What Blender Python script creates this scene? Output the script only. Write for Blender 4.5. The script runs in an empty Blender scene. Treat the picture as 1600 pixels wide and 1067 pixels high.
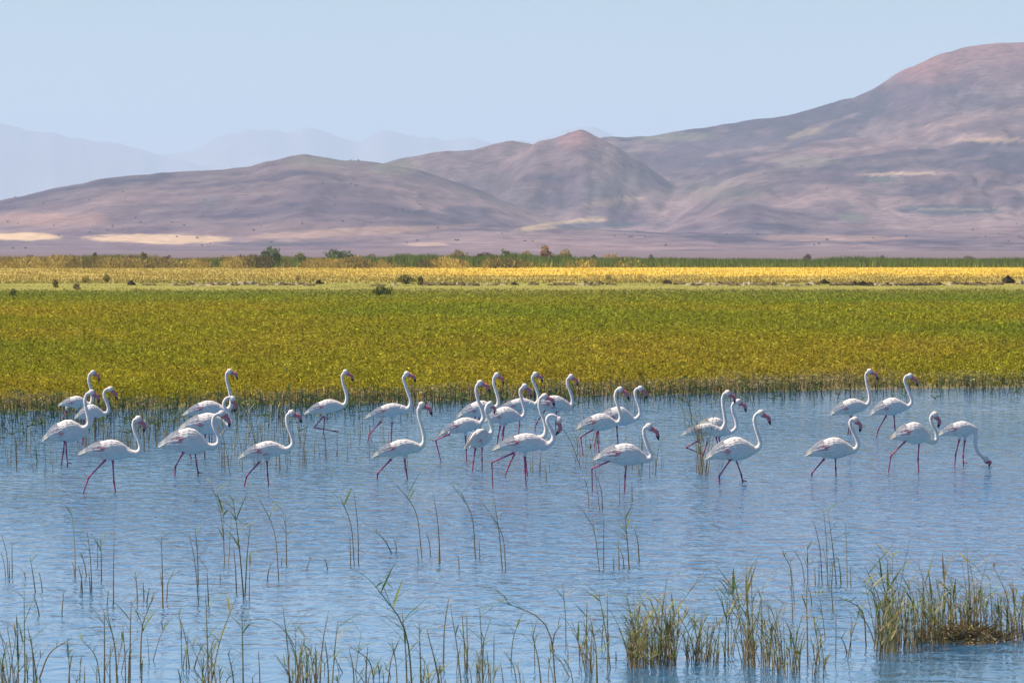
import bpy, bmesh, math, random
import numpy as np
from mathutils import Vector, Matrix

random.seed(7)
RNG = np.random.default_rng(7)
S = bpy.context.scene
COL = S.collection

# ------------------------------------------------------------------ camera, sky, sun, exposure
H_CAM, F_PX, V_HOR = 3.7, 8900.0, 385.0          # metres, focal length in photo pixels, horizon row
cd = bpy.data.cameras.new('camera'); cam = bpy.data.objects.new('camera', cd); COL.objects.link(cam)
cd.sensor_width = 36.0; cd.lens = F_PX / 1600 * 36
PITCH = math.atan((533.5 - V_HOR) / F_PX)
cam.location = (0, 0, H_CAM); cam.rotation_euler = (math.pi/2 - PITCH, 0, 0)
cd.clip_start = 1.0; cd.clip_end = 90000
cd.dof.use_dof = True; cd.dof.focus_distance = 92; cd.dof.aperture_fstop = 16
S.camera = cam

SUN_EL, SUN_AZ = 54.0, -82.0        # azimuth from +Y (away from the camera) towards +X: left, a little behind the camera
w = bpy.data.worlds.new('World'); S.world = w; w.use_nodes = True
nt = w.node_tree; nt.nodes.clear()
sky = nt.nodes.new('ShaderNodeTexSky'); sky.sky_type = 'NISHITA'; sky.sun_disc = False
sky.sun_elevation = math.radians(SUN_EL); sky.sun_rotation = math.radians(SUN_AZ)
sky.altitude = 1700; sky.air_density = 1.0; sky.dust_density = 0.25; sky.ozone_density = 4.0
bg = nt.nodes.new('ShaderNodeBackground'); bg.inputs[1].default_value = 0.072
wo = nt.nodes.new('ShaderNodeOutputWorld')
nt.links.new(sky.outputs[0], bg.inputs[0]); nt.links.new(bg.outputs[0], wo.inputs[0])
sl = bpy.data.lights.new('sun', 'SUN'); sun = bpy.data.objects.new('sun', sl); COL.objects.link(sun)
sl.energy = 5.0; sl.angle = math.radians(0.55); sl.color = (1.0, 0.94, 0.84)
e, a = math.radians(SUN_EL), math.radians(SUN_AZ)
sd = Vector((math.sin(a)*math.cos(e), math.cos(a)*math.cos(e), math.sin(e)))
sun.rotation_euler = sd.to_track_quat('Z', 'Y').to_euler(); sun.location = (0, 0, 50)
S.view_settings.view_transform = 'Standard'; S.view_settings.look = 'None'
S.view_settings.exposure = 0.64; S.view_settings.gamma = 1.0; S.view_settings.use_curve_mapping = False
S.render.engine = 'CYCLES'
S.cycles.use_denoising = True
S.cycles.max_bounces = 6; S.cycles.volume_bounces = 1; S.cycles.transparent_max_bounces = 4
S.cycles.diffuse_bounces = 2; S.cycles.glossy_bounces = 3
S.cycles.sample_clamp_indirect = 6

# ------------------------------------------------------------------ photo row -> ground distance, photo point -> place
def dist(v): return H_CAM * F_PX / (v - V_HOR)
def place(u, v, y):
    """world point at distance y on the sight line of photo point u, v"""
    a_ = math.atan((v - 533.5) / F_PX) + PITCH
    r = math.hypot(F_PX, v - 533.5)
    return Vector(((u - 800) / r / math.cos(a_) * y, y, H_CAM - math.tan(a_) * y))
def ground(u, v): 
    y = dist(v); return Vector(((u - 800) / F_PX * y, y, 0))

# ------------------------------------------------------------------ helpers
def srgb(r, g, b):
    f = lambda c: (c/255/12.92) if c/255 <= .04045 else ((c/255 + .055)/1.055)**2.4
    return (f(r), f(g), f(b), 1)
def tag(o, label=None, cat=None, group=None, kind=None):
    if label: o['label'] = label
    if cat: o['category'] = cat
    if group: o['group'] = group
    if kind: o['kind'] = kind
    return o
def link(name, me, mat=None, parent=None):
    o = bpy.data.objects.new(name, me); COL.objects.link(o)
    if mat is not None and not me.materials: me.materials.append(mat)
    if parent is not None: o.parent = parent
    return o
def empty(name, loc, rz=0):
    o = bpy.data.objects.new(name, None); COL.objects.link(o)
    o.location = loc; o.rotation_euler = (0, 0, rz); o.empty_display_size = .1
    return o
def np_mesh(name, V, F, C=None, smooth=False):
    """V (n,3), F (m,k) all with the same k; C (n,3|4) point colours"""
    me = bpy.data.meshes.new(name)
    V = np.asarray(V, np.float32); F = np.asarray(F, np.int32); k = F.shape[1]
    me.vertices.add(len(V)); me.vertices.foreach_set('co', V.ravel())
    me.loops.add(F.size); me.loops.foreach_set('vertex_index', F.ravel())
    me.polygons.add(len(F)); me.polygons.foreach_set('loop_start', np.arange(0, F.size, k, dtype=np.int32))
    me.polygons.foreach_set('loop_total', np.full(len(F), k, np.int32))
    me.polygons.foreach_set('use_smooth', np.full(len(F), smooth, bool))
    me.update(calc_edges=True)
    if C is not None: set_col(me, C)
    return me
def set_col(me, C):
    C = np.asarray(C, np.float32)
    if C.shape[1] == 3: C = np.hstack([C, np.ones((len(C), 1), np.float32)])
    at = me.color_attributes.new('Col', 'FLOAT_COLOR', 'POINT'); at.data.foreach_set('color', C.ravel())
class MB:
    def __init__(s): s.v = []; s.f = []; s.c = []
    def quadstrip(s, rings, cols, closed=True, caps=True):
        n = len(rings[0]); b = len(s.v)
        for r, c in zip(rings, cols):
            for p in r: s.v.append(tuple(p)); s.c.append(tuple(c[:3]))
        for i in range(len(rings) - 1):
            for j in range(n if closed else n - 1):
                k = (j + 1) % n
                s.f.append((b+i*n+j, b+i*n+k, b+(i+1)*n+k, b+(i+1)*n+j))
        if closed and caps:
            s.f.append(tuple(b+j for j in range(n))[::-1])
            s.f.append(tuple(b+(len(rings)-1)*n+j for j in range(n)))
    def tube(s, pts, rads, cols, n=8):
        pts = [Vector(p) for p in pts]; rings = []
        ref = Vector((0, 1, 0))
        for i, p in enumerate(pts):
            t = (pts[min(i+1, len(pts)-1)] - pts[max(i-1, 0)]).normalized()
            a_ = ref - t * ref.dot(t)
            if a_.length < .05: a_ = Vector((1, 0, 0)) - t * t.x
            a_.normalize(); b_ = t.cross(a_)
            r = rads[i]; ra, rb = (r if isinstance(r, tuple) else (r, r))
            rings.append([p + a_*ra*math.cos(2*math.pi*j/n) + b_*rb*math.sin(2*math.pi*j/n) for j in range(n)])
        s.quadstrip(rings, cols)
    def mesh(s, name, smooth=True):
        me = bpy.data.meshes.new(name); me.from_pydata(s.v, [], s.f); me.update()
        me.polygons.foreach_set('use_smooth', [smooth]*len(me.polygons))
        set_col(me, s.c); return me
def catmull(P, n=6):
    P = [Vector(p) for p in P]; Q = [P[0]*2-P[1]] + P + [P[-1]*2-P[-2]]; out = []
    for i in range(1, len(Q)-2):
        p0, p1, p2, p3 = Q[i-1:i+3]
        for k in range(n):
            t = k/n
            out.append(.5*((2*p1)+(p2-p0)*t+(2*p0-5*p1+4*p2-p3)*t*t+(3*p1-p0-3*p2+p3)*t**3))
    out.append(P[-1]); return out
def vnoise(x, y, seed=0):
    xi, yi = np.floor(x).astype(np.int64), np.floor(y).astype(np.int64); fx, fy = x-xi, y-yi
    fx = fx*fx*fx*(fx*(fx*6-15)+10); fy = fy*fy*fy*(fy*(fy*6-15)+10)
    def h(i, j):
        n = (i*374761393 + j*668265263 + seed*1442695041) & 0xffffffff
        n = ((n ^ (n >> 13)) * 1274126177) & 0xffffffff
        return ((n ^ (n >> 16)) & 0xffff) / 65535.0
    return (h(xi,yi)*(1-fx)+h(xi+1,yi)*fx)*(1-fy) + (h(xi,yi+1)*(1-fx)+h(xi+1,yi+1)*fx)*fy
def fbm(x, y, o=4, seed=0, gain=.5):
    t = np.zeros_like(x, dtype=float); a_ = 1; s = 0
    for i in range(o):
        t += a_*vnoise(x*2**i + 17.3*i, y*2**i - 9.1*i, seed+i); s += a_; a_ *= gain
    return t/s

# ------------------------------------------------------------------ materials
def mat(name, rough=.8, spec=.3, colour=None, attr=False, noise=None, bump=None, trans=0):
    m = bpy.data.materials.new(name); m.use_nodes = True; n = m.node_tree; b = n.nodes['Principled BSDF']
    b.inputs['Roughness'].default_value = rough; b.inputs['Specular IOR Level'].default_value = spec
    src = None
    if attr:
        at = n.nodes.new('ShaderNodeVertexColor'); at.layer_name = 'Col'; src = at.outputs[0]
    elif colour: b.inputs['Base Color'].default_value = colour
    tc = n.nodes.new('ShaderNodeTexCoord')
    if noise:   # (scale, amount)
        tx = n.nodes.new('ShaderNodeTexNoise'); tx.inputs['Scale'].default_value = noise[0]; tx.inputs['Detail'].default_value = 5
        n.links.new(tc.outputs['Object'], tx.inputs['Vector'])
        mr = n.nodes.new('ShaderNodeMapRange'); mr.inputs[1].default_value = .3; mr.inputs[2].default_value = .7
        mr.inputs[3].default_value = 1-noise[1]; mr.inputs[4].default_value = 1+noise[1]
        n.links.new(tx.outputs[0], mr.inputs[0])
        vm = n.nodes.new('ShaderNodeVectorMath'); vm.operation = 'SCALE'
        if src: n.links.new(src, vm.inputs[0])
        else: vm.inputs[0].default_value = colour[:3]
        n.links.new(mr.outputs[0], vm.inputs['Scale']); src = vm.outputs[0]
    if src: n.links.new(src, b.inputs['Base Color'])
    if bump:    # (scale, distance)
        tx = n.nodes.new('ShaderNodeTexNoise'); tx.inputs['Scale'].default_value = bump[0]; tx.inputs['Detail'].default_value = 6
        n.links.new(tc.outputs['Object'], tx.inputs['Vector'])
        bp = n.nodes.new('ShaderNodeBump'); bp.inputs['Distance'].default_value = bump[1]; bp.inputs['Strength'].default_value = 1
        n.links.new(tx.outputs[0], bp.inputs['Height']); n.links.new(bp.outputs[0], b.inputs['Normal'])
    if trans:
        tr = n.nodes.new('ShaderNodeBsdfTranslucent'); mx = n.nodes.new('ShaderNodeMixShader'); mx.inputs[0].default_value = trans
        if src: n.links.new(src, tr.inputs[0])
        n.links.new(b.outputs[0], mx.inputs[1]); n.links.new(tr.outputs[0], mx.inputs[2])
        n.links.new(mx.outputs[0], n.nodes['Material Output'].inputs[0])
    return m
M_FEATHER = mat('feathers', .75, .15, attr=True, noise=(14, .05), bump=(38, .01))
M_WING = mat('wing_feathers', .75, .12, attr=True, noise=(16, .05), bump=(14, .008))
M_BILL = mat('bill_horn', .4, .4, attr=True)
M_EYE = mat('eye', .2, .5, colour=(.6, .45, .1, 1))
M_REED = mat('reed_plant', .6, .3, attr=True, noise=(30, .18), trans=.3)
M_GRASS = mat('meadow_plants', .8, .0, attr=True, trans=.35)
M_HILL = mat('hill_ground', .95, .05, attr=True, noise=(.07, .30), bump=(.06, 4))
M_ROCK = mat('clod', .95, .1, attr=True, noise=(3, .35), bump=(5, .06))

# ------------------------------------------------------------------ ground
def shore_y(x):
    """distance of the shoreline as a function of x"""
    t = np.clip((x + 12.0) / 26.0, 0, 1); t = t*t*(3-2*t)
    return 128.5 + 20.5*t + 3.0*(fbm(x/5, x*0+3.1, 3, 11)-.5) + 1.4*(fbm(x/1.2, x*0+1.1, 2, 5)-.5)
def ground_z(x, y):
    s = shore_y(x); t = np.clip((y - s + 1.2)/2.4, 0, 1); t = t*t*(3-2*t)
    t2 = np.clip((y-s)/300, 0, 1)
    return -0.28 + .30*t + .12*t2 + .05*(fbm(x/7, y/12, 3, 2)-.5)*t
def polar_grid(ys, us):
    Y, U = np.meshgrid(ys, us, indexing='ij'); X = (U-800)/F_PX*Y
    n, m = Y.shape; i = np.arange(n-1)[:, None]*m + np.arange(m-1)[None]
    return X, Y, U, np.stack([i, i+1, i+m+1, i+m], -1).reshape(-1, 4)
ys = np.concatenate([np.linspace(20, 120, 30), np.linspace(121, 162, 110), np.linspace(163, 480, 160), np.geomspace(485, 1300, 90), np.geomspace(1330, 60000, 40)])
us = np.concatenate([np.linspace(-16000, -1300, 16), np.linspace(-1200, 2800, 260), np.linspace(2900, 17600, 16)])
X, Y, U, F = polar_grid(ys, us)
Zg = ground_z(X, Y)
me = np_mesh('ground', np.stack([X, Y, Zg], -1).reshape(-1, 3), F, smooth=True)
# colours of what grows: bands by distance, broken up by noise
def meadow_colours(X, Y):
    n1 = fbm(X/25+3, Y/45, 4, 21); n2 = fbm(X/4, Y/9, 3, 31); n3 = fbm(X/60, Y/60, 3, 41)
    s = shore_y(X); d = Y - s
    def mix(a_, b_, t): t = np.clip(t, 0, 1)[..., None]; return a_*(1-t)+b_*t
    olive = np.array([.29, .27, .018]); brown = np.array([.36, .265, .028]); green = np.array([.20, .235, .022])
    dgreen = np.array([.20, .215, .035]); dry = np.array([.37, .27, .07]); gold = np.array([.70, .46, .075]); mud = np.array([.27, .22, .15])
    c = mix(olive[None, None]*np.ones(X.shape+(3,)), brown, (n1*.65+n2*.5-.44)*2.4)
    c = mix(c, green, (.52-n1)*3)
    c = mix(c, dgreen, (Y-300)/120*1.0*(1-np.clip((Y-440)/60, 0, 1)))
    c = mix(c, dry, (Y-415+110*(n1-.5))/90)
    u_ = X/Y*F_PX+800
    c = mix(c, np.array([.235, .215, .05])*(.8+.5*n2[..., None]), np.clip((Y-400)/60, 0, 1)*np.clip((600+160*(n1-.5)-Y)/60, 0, 1)*.85)
    gold_a = np.clip((u_-350)/500, .08, 1)
    c = mix(c, gold, np.clip((Y-650+200*(n2-.5)+160*(n1-.5))/80, 0, 1)*gold_a*np.clip(1.6-n3*1.1, .4, 1))
    c = mix(c, np.array([.13, .17, .04]), np.clip((Y-955)/30, 0, 1))
    c = mix(c, np.array([.165, .118, .13]), np.clip((Y-1150)/150, 0, 1))
    c = mix(c, mud, np.clip(1-(d-.5)/(2.0+2.5*np.clip((u_-850)/300, 0, 1)*n2*2), 0, 1))
    return c
GC = meadow_colours(X, Y)
# soil under the plants is duller than the plants
soil = np.array([.14, .11, .05]); k = (np.clip((Y-200)/150, .25, 1))[..., None]
set_col(me, (GC*k + soil*(1-k)).reshape(-1, 3))
M_GROUND = mat('soil_and_turf', .95, .05, attr=True, noise=(.6, .25), bump=(1.5, .12))
tag(link('ground', me, M_GROUND), kind='structure')

# ------------------------------------------------------------------ water
def water_material():
    m = bpy.data.materials.new('lake_water'); m.use_nodes = True; n = m.node_tree; b = n.nodes['Principled BSDF']
    b.inputs['Base Color'].default_value = (.035, .140, .275, 1)
    b.inputs['Roughness'].default_value = .04; b.inputs['IOR'].default_value = 1.333
    tc = n.nodes.new('ShaderNodeTexCoord')
    def layer(sx, sy, scale, detail, dist_=0, w_=0):
        mp = n.nodes.new('ShaderNodeMapping'); mp.inputs['Scale'].default_value = (sx, sy, 1); mp.inputs['Rotation'].default_value = (0, 0, w_)
        tx = n.nodes.new('ShaderNodeTexNoise'); tx.inputs['Scale'].default_value = scale; tx.inputs['Detail'].default_value = detail
        tx.inputs['Roughness'].default_value = .55; tx.inputs['Distortion'].default_value = dist_
        n.links.new(tc.outputs['Object'], mp.inputs['Vector']); n.links.new(mp.outputs[0], tx.inputs['Vector'])
        return tx.outputs[0]
    def mul(a_, k_):
        mm = n.nodes.new('ShaderNodeMath'); mm.operation = 'MULTIPLY'; n.links.new(a_, mm.inputs[0])
        if isinstance(k_, (int, float)): mm.inputs[1].default_value = k_
        else: n.links.new(k_, mm.inputs[1])
        return mm.outputs[0]
    def add(a_, b_):
        mm = n.nodes.new('ShaderNodeMath'); n.links.new(a_, mm.inputs[0]); n.links.new(b_, mm.inputs[1]); return mm.outputs[0]
    big = layer(.85, .38, 3.7, 2, .4, .04); mid = layer(1, .5, 9, 3, .4, -.1); fine = layer(1, .8, 20, 2, 0, .2)
    gust = layer(.10, .05, 1, 3)
    mr = n.nodes.new('ShaderNodeMapRange'); mr.inputs[1].default_value = .35; mr.inputs[2].default_value = .65
    mr.inputs[3].default_value = .55; mr.inputs[4].default_value = 1.2; n.links.new(gust, mr.inputs[0])
    # the water lies calmer in the lee towards the near shore and under the far bank
    sep = n.nodes.new('ShaderNodeSeparateXYZ'); n.links.new(tc.outputs['Object'], sep.inputs[0])
    calm = n.nodes.new('ShaderNodeMapRange'); calm.inputs[1].default_value = 46; calm.inputs[2].default_value = 84
    calm.inputs[3].default_value = .05; calm.inputs[4].default_value = 1; n.links.new(sep.outputs[1], calm.inputs[0])
    calm2 = n.nodes.new('ShaderNodeMapRange'); calm2.inputs[1].default_value = 112; calm2.inputs[2].default_value = 138
    calm2.inputs[3].default_value = 1; calm2.inputs[4].default_value = .3; n.links.new(sep.outputs[1], calm2.inputs[0])
    hgt = add(add(mul(big, .205), mul(mid, .022)), mul(fine, .005))
    hgt = mul(mul(mul(hgt, mr.outputs[0]), calm.outputs[0]), calm2.outputs[0])
    bp = n.nodes.new('ShaderNodeBump'); bp.inputs['Distance'].default_value = 1; bp.inputs['Strength'].default_value = 1
    n.links.new(hgt, bp.inputs['Height']); n.links.new(bp.outputs[0], b.inputs['Normal'])
    return m
ysw = np.linspace(15, 165, 40); Xw, Yw, Uw, Fw = polar_grid(ysw, np.linspace(-9000, 10600, 50))
tag(link('water', np_mesh('water', np.stack([Xw, Yw, Xw*0], -1).reshape(-1, 3), Fw, smooth=True), water_material()), kind='structure')

# ------------------------------------------------------------------ hills
def crest(pts, us_):
    p = np.array(pts, float); return np.interp(us_, p[:, 0], p[:, 1])
LEFT_DOME = [(-900, 372), (-500, 350), (0, 313), (60, 300), (110, 288), (150, 279), (250, 268), (350, 261), (390, 259), (420, 249), (450, 242), (480, 240), (510, 243), (540, 249), (590, 252), (650, 262), (720, 284), (780, 306), (840, 330), (900, 352), (1000, 385), (1400, 420)]
MID_RIDGE = [(300, 420), (450, 300), (590, 256), (620, 247), (660, 240), (700, 234), (740, 231), (770, 223), (800, 219), (830, 221), (850, 226), (870, 245), (900, 275), (960, 330), (1020, 400)]
PEAK = [(640, 400), (720, 320), (800, 240), (840, 219), (865, 216), (880, 211), (895, 205), (908, 201), (918, 204), (932, 212), (950, 221), (972, 234), (1005, 256), (1050, 288), (1110, 330), (1200, 390)]
BACK = [(780, 330), (880, 240), (940, 214), (1000, 209), (1030, 207), (1080, 200), (1120, 192), (1180, 181), (1240, 172), (1290, 160), (1330, 148), (1360, 136), (1390, 120), (1420, 102), (1450, 86), (1480, 77), (1520, 70), (1560, 65), (1600, 62), (1800, 40), (2100, 60), (2500, 150), (3000, 300)]
SPUR = [(780, 380), (860, 335), (940, 316), (1000, 303), (1050, 278), (1100, 258), (1140, 249), (1200, 236), (1270, 222), (1330, 213), (1370, 212), (1450, 190), (1550, 160), (1700, 140), (2000, 180), (2500, 300)]
SPUR2 = [(1000, 390), (1060, 330), (1130, 283), (1200, 262), (1290, 250), (1380, 240), (1480, 225), (1600, 208), (1800, 190), (2200, 300)]
KNOLL = [(900, 400), (1060, 352), (1110, 336), (1150, 318), (1172, 315), (1200, 320), (1260, 333), (1400, 336), (1600, 320), (1900, 330), (2300, 380)]
FOOT = [(-900, 386), (0, 380), (300, 372), (420, 368), (600, 366), (700, 350), (850, 352), (1000, 360), (1200, 366), (1600, 350), (2400, 370)]
RIDGES = [(LEFT_DOME, 6900, 2000), (MID_RIDGE, 7900, 900), (PEAK, 7700, 900), (BACK, 9000, 1900), (SPUR, 7900, 1500), (SPUR2, 7300, 1500), (KNOLL, 6500, 1100), (FOOT, 5700, 1200)]
ysh = np.concatenate([np.linspace(4400, 9400, 230), np.linspace(9500, 12000, 12)]); ush = np.arange(-900, 3001, 4.0)
Xh, Yh, Uh, Fh = polar_grid(ysh, ush)
Zh = np.full(Xh.shape, -3.0)
warp = 170*(fbm(Xh/420, Yh/700, 3, 71)-.5)
for i, (pts, yc, wf) in enumerate(RIDGES):
    zc = (V_HOR - crest(pts, Uh))/F_PX*yc + H_CAM
    zc = zc - 1.5*(fbm(Uh/40.0, Uh*0+i, 3, 300+i)-.5)
    t = (Yh + warp - (yc - wf))/wf
    front = np.where(t < 1, np.clip(t, 0, 1)**1.15, 1 - np.clip((t-1)*wf/2600, 0, 1)**1.6)
    gu = Uh/70 + 2.2*(fbm(Uh/160, Yh/420, 3, 800+i)-.5) + i*7.7 + (Yh-yc)/(700 if i % 2 else -900)
    gul = np.abs(fbm(gu, Yh/2600+i, 2, 820+i)-.5)*2; gul2 = np.abs(fbm(gu*2.7, Yh/1500+i, 2, 840+i)-.5)*2
    env = np.clip(front, 0, 1)*(1-np.clip(front, 0, 1))*4
    z = zc*front - np.where(t < 0, 2, 0) - env*np.clip(zc/120, .15, 1)*((1-gul)**2*9 + (1-gul2)**2*4 - 4)*(.45+.55*np.clip((Uh-600)/250, 0, 1))
    Zh = np.where(z > Zh, z, Zh)
g1 = np.abs(fbm(Xh/150+3, Yh/420, 4, 91)-.5)*2; g2 = fbm(Xh/38, Yh/90, 4, 97)
rel = np.clip(Zh/60, 0, 1); soft_left = .55+.45*np.clip((Uh-600)/250, 0, 1)
Zh = Zh - rel*(1-g1)**3*6*soft_left + rel*(g2-.5)*6*soft_left + rel*(fbm(Xh/90, Yh/200, 3, 199)-.5)*5*soft_left
for _ in range(1):
    Zh[1:-1, 1:-1] = (Zh[1:-1, 1:-1]*2 + Zh[:-2, 1:-1] + Zh[2:, 1:-1] + Zh[1:-1, :-2] + Zh[1:-1, 2:])/6
Zh[0, :] = -3
Vv = V_HOR + (H_CAM - Zh)/Yh*F_PX
def blob(u0, v0, ru, rv, soft=.35, seed=0, ang=0):
    dv = Vv - v0 - ang*(Uh-u0)
    q = ((Uh-u0)/ru)**2 + (dv/rv)**2 + .9*(fbm(Uh/22, Vv/5, 3, seed+500)-.5)
    return np.clip((1-q)/soft, 0, 1)[..., None]
n1 = fbm(Xh/260, Yh/520, 5, 61)[..., None]; n2 = fbm(Xh/70+9, Yh/260, 4, 67)[..., None]
n3 = fbm(Xh/22+5, Yh/75, 3, 167)[..., None]; n4 = fbm(Xh/120, Yh/60+2, 4, 177)[..., None]
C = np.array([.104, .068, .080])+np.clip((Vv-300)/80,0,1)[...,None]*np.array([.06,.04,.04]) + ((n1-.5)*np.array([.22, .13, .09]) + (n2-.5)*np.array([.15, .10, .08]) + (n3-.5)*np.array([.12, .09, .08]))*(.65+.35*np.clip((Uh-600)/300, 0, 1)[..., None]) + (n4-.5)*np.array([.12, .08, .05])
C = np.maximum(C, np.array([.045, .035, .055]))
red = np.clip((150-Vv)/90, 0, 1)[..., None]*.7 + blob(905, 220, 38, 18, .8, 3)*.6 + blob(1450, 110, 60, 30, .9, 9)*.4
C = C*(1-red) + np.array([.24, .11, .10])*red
green = blob(500, 252, 70, 12, .9, 5)*.5 + blob(620, 262, 60, 16, .9, 6)*.5 + blob(1050, 215, 90, 10, .8, 7)*.5 + blob(1130, 300, 90, 25, 1, 8)*.3
C = C*(1-green) + np.array([.15, .14, .09])*green
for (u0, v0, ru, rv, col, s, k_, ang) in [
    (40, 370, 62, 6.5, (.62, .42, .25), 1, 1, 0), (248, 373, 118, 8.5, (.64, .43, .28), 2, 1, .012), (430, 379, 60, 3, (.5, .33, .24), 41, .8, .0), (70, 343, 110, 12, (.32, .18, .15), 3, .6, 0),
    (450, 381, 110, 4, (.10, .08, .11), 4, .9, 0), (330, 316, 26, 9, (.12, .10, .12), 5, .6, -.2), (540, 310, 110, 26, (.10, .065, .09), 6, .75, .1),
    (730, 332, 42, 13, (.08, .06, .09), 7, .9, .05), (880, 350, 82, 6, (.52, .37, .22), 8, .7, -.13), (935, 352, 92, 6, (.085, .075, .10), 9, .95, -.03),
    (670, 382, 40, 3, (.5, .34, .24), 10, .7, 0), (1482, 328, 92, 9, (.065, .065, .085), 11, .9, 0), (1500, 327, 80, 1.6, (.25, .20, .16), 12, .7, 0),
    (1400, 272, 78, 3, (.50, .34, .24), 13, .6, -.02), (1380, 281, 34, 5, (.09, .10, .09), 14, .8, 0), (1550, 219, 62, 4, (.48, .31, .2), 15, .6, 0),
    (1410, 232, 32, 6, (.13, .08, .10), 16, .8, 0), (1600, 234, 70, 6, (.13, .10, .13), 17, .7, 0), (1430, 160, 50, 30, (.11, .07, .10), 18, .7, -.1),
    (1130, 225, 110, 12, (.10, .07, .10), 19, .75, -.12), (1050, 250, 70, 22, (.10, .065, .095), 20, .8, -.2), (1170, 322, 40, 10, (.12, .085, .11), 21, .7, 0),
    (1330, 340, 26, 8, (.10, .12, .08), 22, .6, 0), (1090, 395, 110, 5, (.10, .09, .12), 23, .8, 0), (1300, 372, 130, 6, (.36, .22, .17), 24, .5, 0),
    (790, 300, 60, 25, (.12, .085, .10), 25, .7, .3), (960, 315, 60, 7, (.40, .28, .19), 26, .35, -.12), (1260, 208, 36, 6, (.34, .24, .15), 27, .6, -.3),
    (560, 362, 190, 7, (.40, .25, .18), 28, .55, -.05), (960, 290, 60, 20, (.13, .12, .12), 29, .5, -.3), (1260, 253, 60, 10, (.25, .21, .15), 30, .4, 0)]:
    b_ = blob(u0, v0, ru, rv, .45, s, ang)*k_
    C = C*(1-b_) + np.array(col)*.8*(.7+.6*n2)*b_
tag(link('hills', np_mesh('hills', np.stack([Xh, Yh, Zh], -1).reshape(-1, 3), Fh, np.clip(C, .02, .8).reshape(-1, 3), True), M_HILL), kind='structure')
def far_range(name, pts, yc, wf, seed):
    yy = np.linspace(yc-wf, yc+1500, 26); uu = np.arange(-700, 2400, 8.0)
    X_, Y_, U_, F_ = polar_grid(yy, uu)
    zc = (V_HOR - crest(pts, U_))/F_PX*yc + 50*(fbm(U_/60, U_*0, 4, seed)-.5) + 26*(fbm(U_/17, Y_/900, 3, seed+7)-.5)
    t = (Y_-(yc-wf))/wf
    Z_ = zc*np.where(t < 1, np.clip(t, 0, 1)**1.2, 1-(t-1)*.6) + 60*np.clip(t, 0, 1)*(1-np.clip(t, 0, 1))*(fbm(X_/500, Y_/1500, 4, seed+1)-.5)*4
    c_ = np.array([.26, .23, .22]) + (fbm(X_/900, Y_/1800, 4, seed+2)-.5)[..., None]*.1
    tag(link(name, np_mesh(name, np.stack([X_, Y_, Z_], -1).reshape(-1, 3), F_, c_.reshape(-1, 3), True), M_HILL), kind='structure')
far_range('mountains', [(-700, 200), (-200, 175), (0, 193), (40, 205), (100, 211), (160, 221), (230, 232), (290, 250), (400, 290), (600, 340), (900, 380), (2400, 384)], 36000, 6000, 401)
far_range('mountains', [(-700, 300), (0, 270), (230, 250), (290, 232), (340, 214), (390, 200), (420, 197), (450, 205), (480, 199), (520, 206), (560, 216), (600, 199), (640, 210), (690, 216), (735, 208), (775, 222), (830, 215), (880, 203), (925, 193), (965, 212), (1100, 230), (1400, 260), (2400, 300)], 38500, 5000, 431)

# scattered thorn bushes on the slopes, too many and too small to pick apart
hv, hf_ = [], []
ii = RNG.integers(20, Xh.shape[0]-30, 500); jj = RNG.integers(150, Xh.shape[1]-200, 500)
for a_, b_ in zip(ii, jj):
    r_ = random.uniform(.6, 1.7); c_ = np.array([Xh[a_, b_], Yh[a_, b_], Zh[a_, b_]+r_*.3]); n0 = len(hv)
    for d_ in ((1,0,0), (0,1,0), (-1,0,0), (0,-1,0), (0,0,.8), (0,0,-.8)): hv.append(c_ + np.array(d_)*r_*random.uniform(.7, 1.2))
    for k_ in range(4): hf_ += [(n0+k_, n0+(k_+1) % 4, n0+4), (n0+(k_+1) % 4, n0+k_, n0+5)]
tag(link('hill_scrub', np_mesh('hill_scrub', hv, hf_, np.tile([.06, .06, .04], (len(hv), 1))), M_ROCK), 'tiny dark thorn bushes dotted over the hillsides', 'scrub', kind='stuff')

# ------------------------------------------------------------------ haze
hb = np.array([(x, y, z) for x in (-30000, 30000) for y in (-4000, 52000) for z in (-4, 1020)], float)
hf = [(0, 1, 3, 2), (4, 6, 7, 5), (0, 4, 5, 1), (2, 3, 7, 6), (0, 2, 6, 4), (1, 5, 7, 3)]
M_HAZE = bpy.data.materials.new('air'); M_HAZE.use_nodes = True; n = M_HAZE.node_tree; n.nodes.clear()
pv = n.nodes.new('ShaderNodeVolumePrincipled'); mo = n.nodes.new('ShaderNodeOutputMaterial'); n.links.new(pv.outputs[0], mo.inputs['Volume'])
pv.inputs['Color'].default_value = (.64, .80, 1.0, 1); pv.inputs['Density'].default_value = 4.8e-5; pv.inputs['Anisotropy'].default_value = 0
pv.inputs['Density Attribute'].default_value = ''
try: M_HAZE.cycles.homogeneous_volume = True
except Exception: pass
if 1: tag(link('haze', np_mesh('haze', hb, hf), M_HAZE), kind='stuff')

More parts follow.
